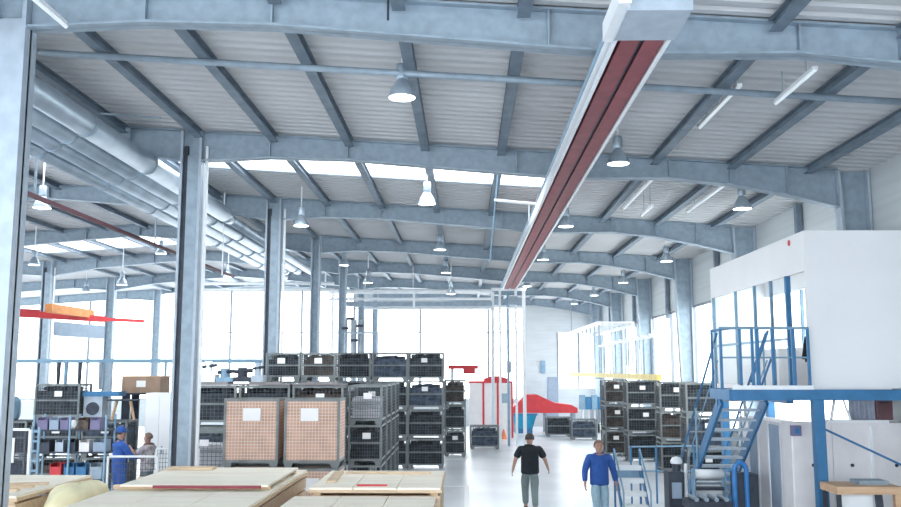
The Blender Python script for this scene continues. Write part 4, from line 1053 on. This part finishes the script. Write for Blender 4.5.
# ------------------------------------------------------------------ people
def skin_obj(name, verts, edges, radii, m, parent, root=0, sub=2):
    me = bpy.data.meshes.new(name); me.from_pydata([tuple(v) for v in verts], edges, []); me.materials.append(m)
    o = bpy.data.objects.new(name, me); C.objects.link(o); o.parent = parent
    sk = o.modifiers.new('skin', 'SKIN'); sk.use_smooth_shade = True; sk.branch_smoothing = .4
    if not me.skin_vertices: me.skin_vertices.new()
    for i, r in enumerate(radii):
        r = r if isinstance(r, tuple) else (r, r)
        me.skin_vertices[0].data[i].radius = r; me.skin_vertices[0].data[i].use_root = (i == root)
    ss = o.modifiers.new('sub', 'SUBSURF'); ss.levels = sub; ss.render_levels = sub
    return o
def person(loc, face, pose, label, shirt, trousers, hair, h=1.78, cap=None, sleeve='short', wide=1.0):
    """faces local -Y when face = 0; pose: joints in metres"""
    r = thing('person', loc, label, 'person', rz=face); k = h/1.78; r.scale = (k*wide, k*wide, k)
    V = {}; P = dict(pelvis=(0,0,.95), waist=(0,0,1.08), chest=(0,0,1.30), upper=(0,.01,1.42), neck=(0,0,1.50), jaw=(0,-.015,1.56), head=(0,-.01,1.645), crown=(0,0,1.725),
             ls=(.19,0,1.42), rs=(-.19,0,1.42), le=(.26,.02,1.14), re=(-.26,.02,1.14), lw=(.29,-.06,.90), rw=(-.29,-.06,.90),
             lh=(.095,0,.90), rh=(-.095,0,.90), lk=(.11,-.02,.50), rk=(-.11,-.02,.50), la=(.11,.03,.09), ra=(-.11,.03,.09))
    P.update(pose); P = {a: Vector(b) for a, b in P.items()}
    lp = (P['lw']-P['le']).normalized(); rp = (P['rw']-P['re']).normalized()
    P['lp'] = P['lw']+lp*.07; P['rp'] = P['rw']+rp*.07
    P['lt'] = P['la']+Vector((0,-.17,-.05)); P['rt'] = P['ra']+Vector((0,-.17,-.05))
    R = dict(pelvis=(.14,.105), waist=(.145,.105), chest=(.17,.12), upper=(.12,.085), neck=.055, jaw=(.068,.078), head=(.088,.102), crown=(.06,.07),
             ls=.065, rs=.065, le=.043, re=.043, lw=.028, rw=.028, lp=(.04,.02), rp=(.04,.02), lh=.088, rh=.088, lk=.062, rk=.062, la=.042, ra=.042, lt=.035, rt=.035)
    names = list(R); E = [('pelvis','waist'),('waist','chest'),('chest','upper'),('upper','neck'),('neck','jaw'),('jaw','head'),('head','crown'),('upper','ls'),('upper','rs'),('ls','le'),('rs','re'),('le','lw'),('re','rw'),('lw','lp'),('rw','rp'),
         ('pelvis','lh'),('pelvis','rh'),('lh','lk'),('rh','rk'),('lk','la'),('rk','ra'),('la','lt'),('ra','rt')]
    vs = [P[n_] for n_ in names]; rad = [R[n_] for n_ in names]; es = [(names.index(a), names.index(b)) for a, b in E]
    for side, pk, d in (('l', 'lp', lp), ('r', 'rp', rp)):       # fingers and thumb
        base = names.index(pk); across = Vector((0,1,0)); inn = Vector((-1 if side == 'l' else 1, 0, 0))
        for i, ln in enumerate((.058, .07, .075, .065)):
            a = P[pk]+across*(-.03+.02*i)+d*.01; b_ = a+d*ln*.55+inn*.006; c_ = b_+d*ln*.45+inn*.02
            n0 = len(vs); vs += [a, b_, c_]; rad += [.009, .0085, .0075]; es += [(base, n0), (n0, n0+1), (n0+1, n0+2)]
        a = P[pk]-d*.03+across*-.035; b_ = a+d*.035+across*-.02+inn*.01; n0 = len(vs); vs += [a, b_]; rad += [.011, .009]; es += [(base, n0), (n0, n0+1)]
    skin_obj('body', vs, es, rad, skinm, r, 0)
    # shirt
    sn = ['pelvis','waist','chest','upper','neckb','ls','rs','le','re']; P['neckb'] = P['neck']+Vector((0,0,.012)); P['trap'] = P['upper']+Vector((0,0,.045))
    P['hem'] = P['pelvis']+Vector((0,0,-.11)); 
    E2 = [('hem','waist'),('waist','chest'),('chest','upper'),('upper','trap'),('trap','neckb'),('upper','ls'),('upper','rs'),('ls','lm'),('rs','rm')]
    P['lm'] = P['ls'].lerp(P['le'], .88); P['rm'] = P['rs'].lerp(P['re'], .88)
    R2 = dict(hem=(.215,.165), waist=(.20,.155), chest=(.215,.15), upper=(.18,.115), trap=(.135,.095), neckb=(.085,.08), ls=.088, rs=.092, lm=.08, rm=.08)
    if sleeve == 'long':
        P['lc'] = P['le'].lerp(P['lw'], .9); P['rc'] = P['re'].lerp(P['rw'], .9)
        R2.update(le=.066, re=.066, lc=.05, rc=.05); E2 = [e for e in E2 if e[1] not in ('lm','rm')]+[('ls','le'),('rs','re'),('le','lc'),('re','rc')]
        del R2['lm'], R2['rm']
    n2 = list(R2); skin_obj('shirt', [P[a] for a in n2], [(n2.index(a), n2.index(b)) for a, b in E2], [R2[a] for a in n2], shirt, r, 1)
    P['belt'] = P['pelvis']+Vector((0,0,.05))
    P['lcu'] = P['lk'].lerp(P['la'], .93); P['rcu'] = P['rk'].lerp(P['ra'], .93)
    R3 = dict(belt=(.18,.14), pelvis=(.2,.15), lh=.118, rh=.118, lk=.082, rk=.08, lcu=.066, rcu=.066)
    n3 = list(R3); E3 = [('belt','pelvis'),('pelvis','lh'),('pelvis','rh'),('lh','lk'),('rh','rk'),('lk','lcu'),('rk','rcu')]
    skin_obj('trousers', [P[a] for a in n3], [(n3.index(a), n3.index(b)) for a, b in E3], [R3[a] for a in n3], trousers, r, 1)
    for s in 'lr':
        a = P[s+'a']+Vector((0,.05,-.045)); b_ = P[s+'t']+Vector((0,-.03,.012))
        skin_obj('shoe', [a, a.lerp(b_, .5), b_], [(0,1),(1,2)], [.05,.05,.042], shoem, r, 0, 2)
    # head: hair cap, nose, eyes, ears
    hc = P['head']
    v = MB(); k0 = 0; nn, kk = 20, 10
    for j in range(kk+1):
        th = (PI*.60)*j/kk
        for i in range(nn):
            t = 2*PI*i/nn; rr = math.sin(th); y = math.sin(t)
            cut = th if y > -.25 else min(th, PI*.34)
            v.v.append((hc.x+.096*math.sin(cut)*math.cos(t), hc.y+.012+.112*math.sin(cut)*math.sin(t), hc.z+.01+.108*math.cos(cut)))
    for j in range(kk):
        for i in range(nn): v.f.append((j*nn+i, j*nn+(i+1) % nn, (j+1)*nn+(i+1) % nn, (j+1)*nn+i))
    v.build('hair', hair, r, smooth=True, local=True)
    MB().hexa([hc+Vector(q) for q in ((-.014,-.088,-.045),(.014,-.088,-.045),(.008,-.08,-.045),(-.008,-.08,-.045),(-.006,-.088,.01),(.006,-.088,.01),(.006,-.078,.01),(-.006,-.078,.01))]).hexa([hc+Vector(q) for q in ((-.014,-.112,-.04),(.014,-.112,-.04),(.016,-.08,-.045),(-.016,-.08,-.045),(-.005,-.09,.01),(.005,-.09,.01),(.006,-.075,.012),(-.006,-.075,.012))]).build('nose', skinm, r, local=True)
    for sx in (-1, 1):
        MB().lathe([(0,-.008),(.009,-.003),(.009,.003),(0,.008)], hc+Vector((sx*.032,-.088,.008)), 8).build('eye', hairm, r, local=True)
        MB().cb(hc+Vector((sx*.086,.01,-.015)), (.018,.035,.055)).build('ear', skinm, r, local=True)
    MB().cb(hc+Vector((0,-.088,-.068)), (.045,.012,.009)).build('mouth', mat('lip', (.40,.16,.14), .5) if 'lip' not in MATS else MATS['lip'], r, local=True)
    if cap:
        c_ = MB().lathe([(.112,.0),(.112,.03),(.1,.085),(.06,.12),(0,.13)], hc+Vector((0,.005,.02)), 20).build('cap', cap, r, smooth=True, local=True)
        MB().cb(hc+Vector((0,-.13,.03)), (.15,.09,.012)).build('cap_peak', cap, c_, local=True)
    return r
# man seen from behind, walking away
p = at(530, 470, 21.0)
person((p.x, 21.0, 0), PI-.05, dict(lk=(.10,-.17,.52), la=(.09,-.16,.13), rk=(-.09,.02,.49), ra=(-.10,.20,.12), le=(.30,.06,1.17), lw=(.35,-.02,.94), re=(-.31,-.02,1.17), rw=(-.37,-.12,.97), crown=(0,0,1.725)),
       'man in a black short sleeved shirt and grey trousers walking away down the aisle', tblack, tgrey, hairm, 1.80, wide=1.1)
p = at(602, 470, 18.6)
person((p.x, 19.0, 0), .08, dict(lk=(.09,-.05,.50), la=(.08,-.02,.09), rk=(-.09,-.14,.52), ra=(-.09,-.12,.12), le=(.28,.03,1.15), lw=(.31,-.06,.90), re=(-.28,.0,1.15), rw=(-.30,-.10,.91)),
       'man in a blue long sleeved work jacket and pale jeans walking towards the camera', tblue, tjean, hairg, 1.80, sleeve='long', wide=1.06)
# badge on jacket chest is a small pale print
p = at(119, 470, 20.9)
person((p.x, 20.9, 0), 2.4, dict(le=(.24,-.12,1.16), lw=(.20,-.33,1.10), re=(-.24,-.12,1.16), rw=(-.18,-.34,1.12)),
       'worker in a blue cap and blue overalls standing behind the wire fence', tblue, tblue, hairm, 1.92, cap=tblue, sleeve='long')
p = at(147, 470, 21.6)
person((p.x, 21.6, 0), -1.9, dict(le=(.27,-.14,1.24), lw=(.20,-.32,1.38), re=(-.27,-.14,1.22), rw=(-.12,-.36,1.30)),
       'worker in a pale patterned shirt bending an arm beside the white cupboard', tpale, tgrey, hairg, 1.76, sleeve='short')

# ------------------------------------------------------------------ daylight
w = bpy.data.worlds.new('world'); bpy.context.scene.world = w; w.use_nodes = True
bg = w.node_tree.nodes['Background']; bg.inputs['Color'].default_value = (.86, .93, 1.0, 1); bg.inputs['Strength'].default_value = 1.75
vs_ = bpy.context.scene.view_settings
vs_.view_transform = 'Standard'; vs_.look = 'None'; vs_.gamma = 1; vs_.use_curve_mapping = False; vs_.exposure = 1.52
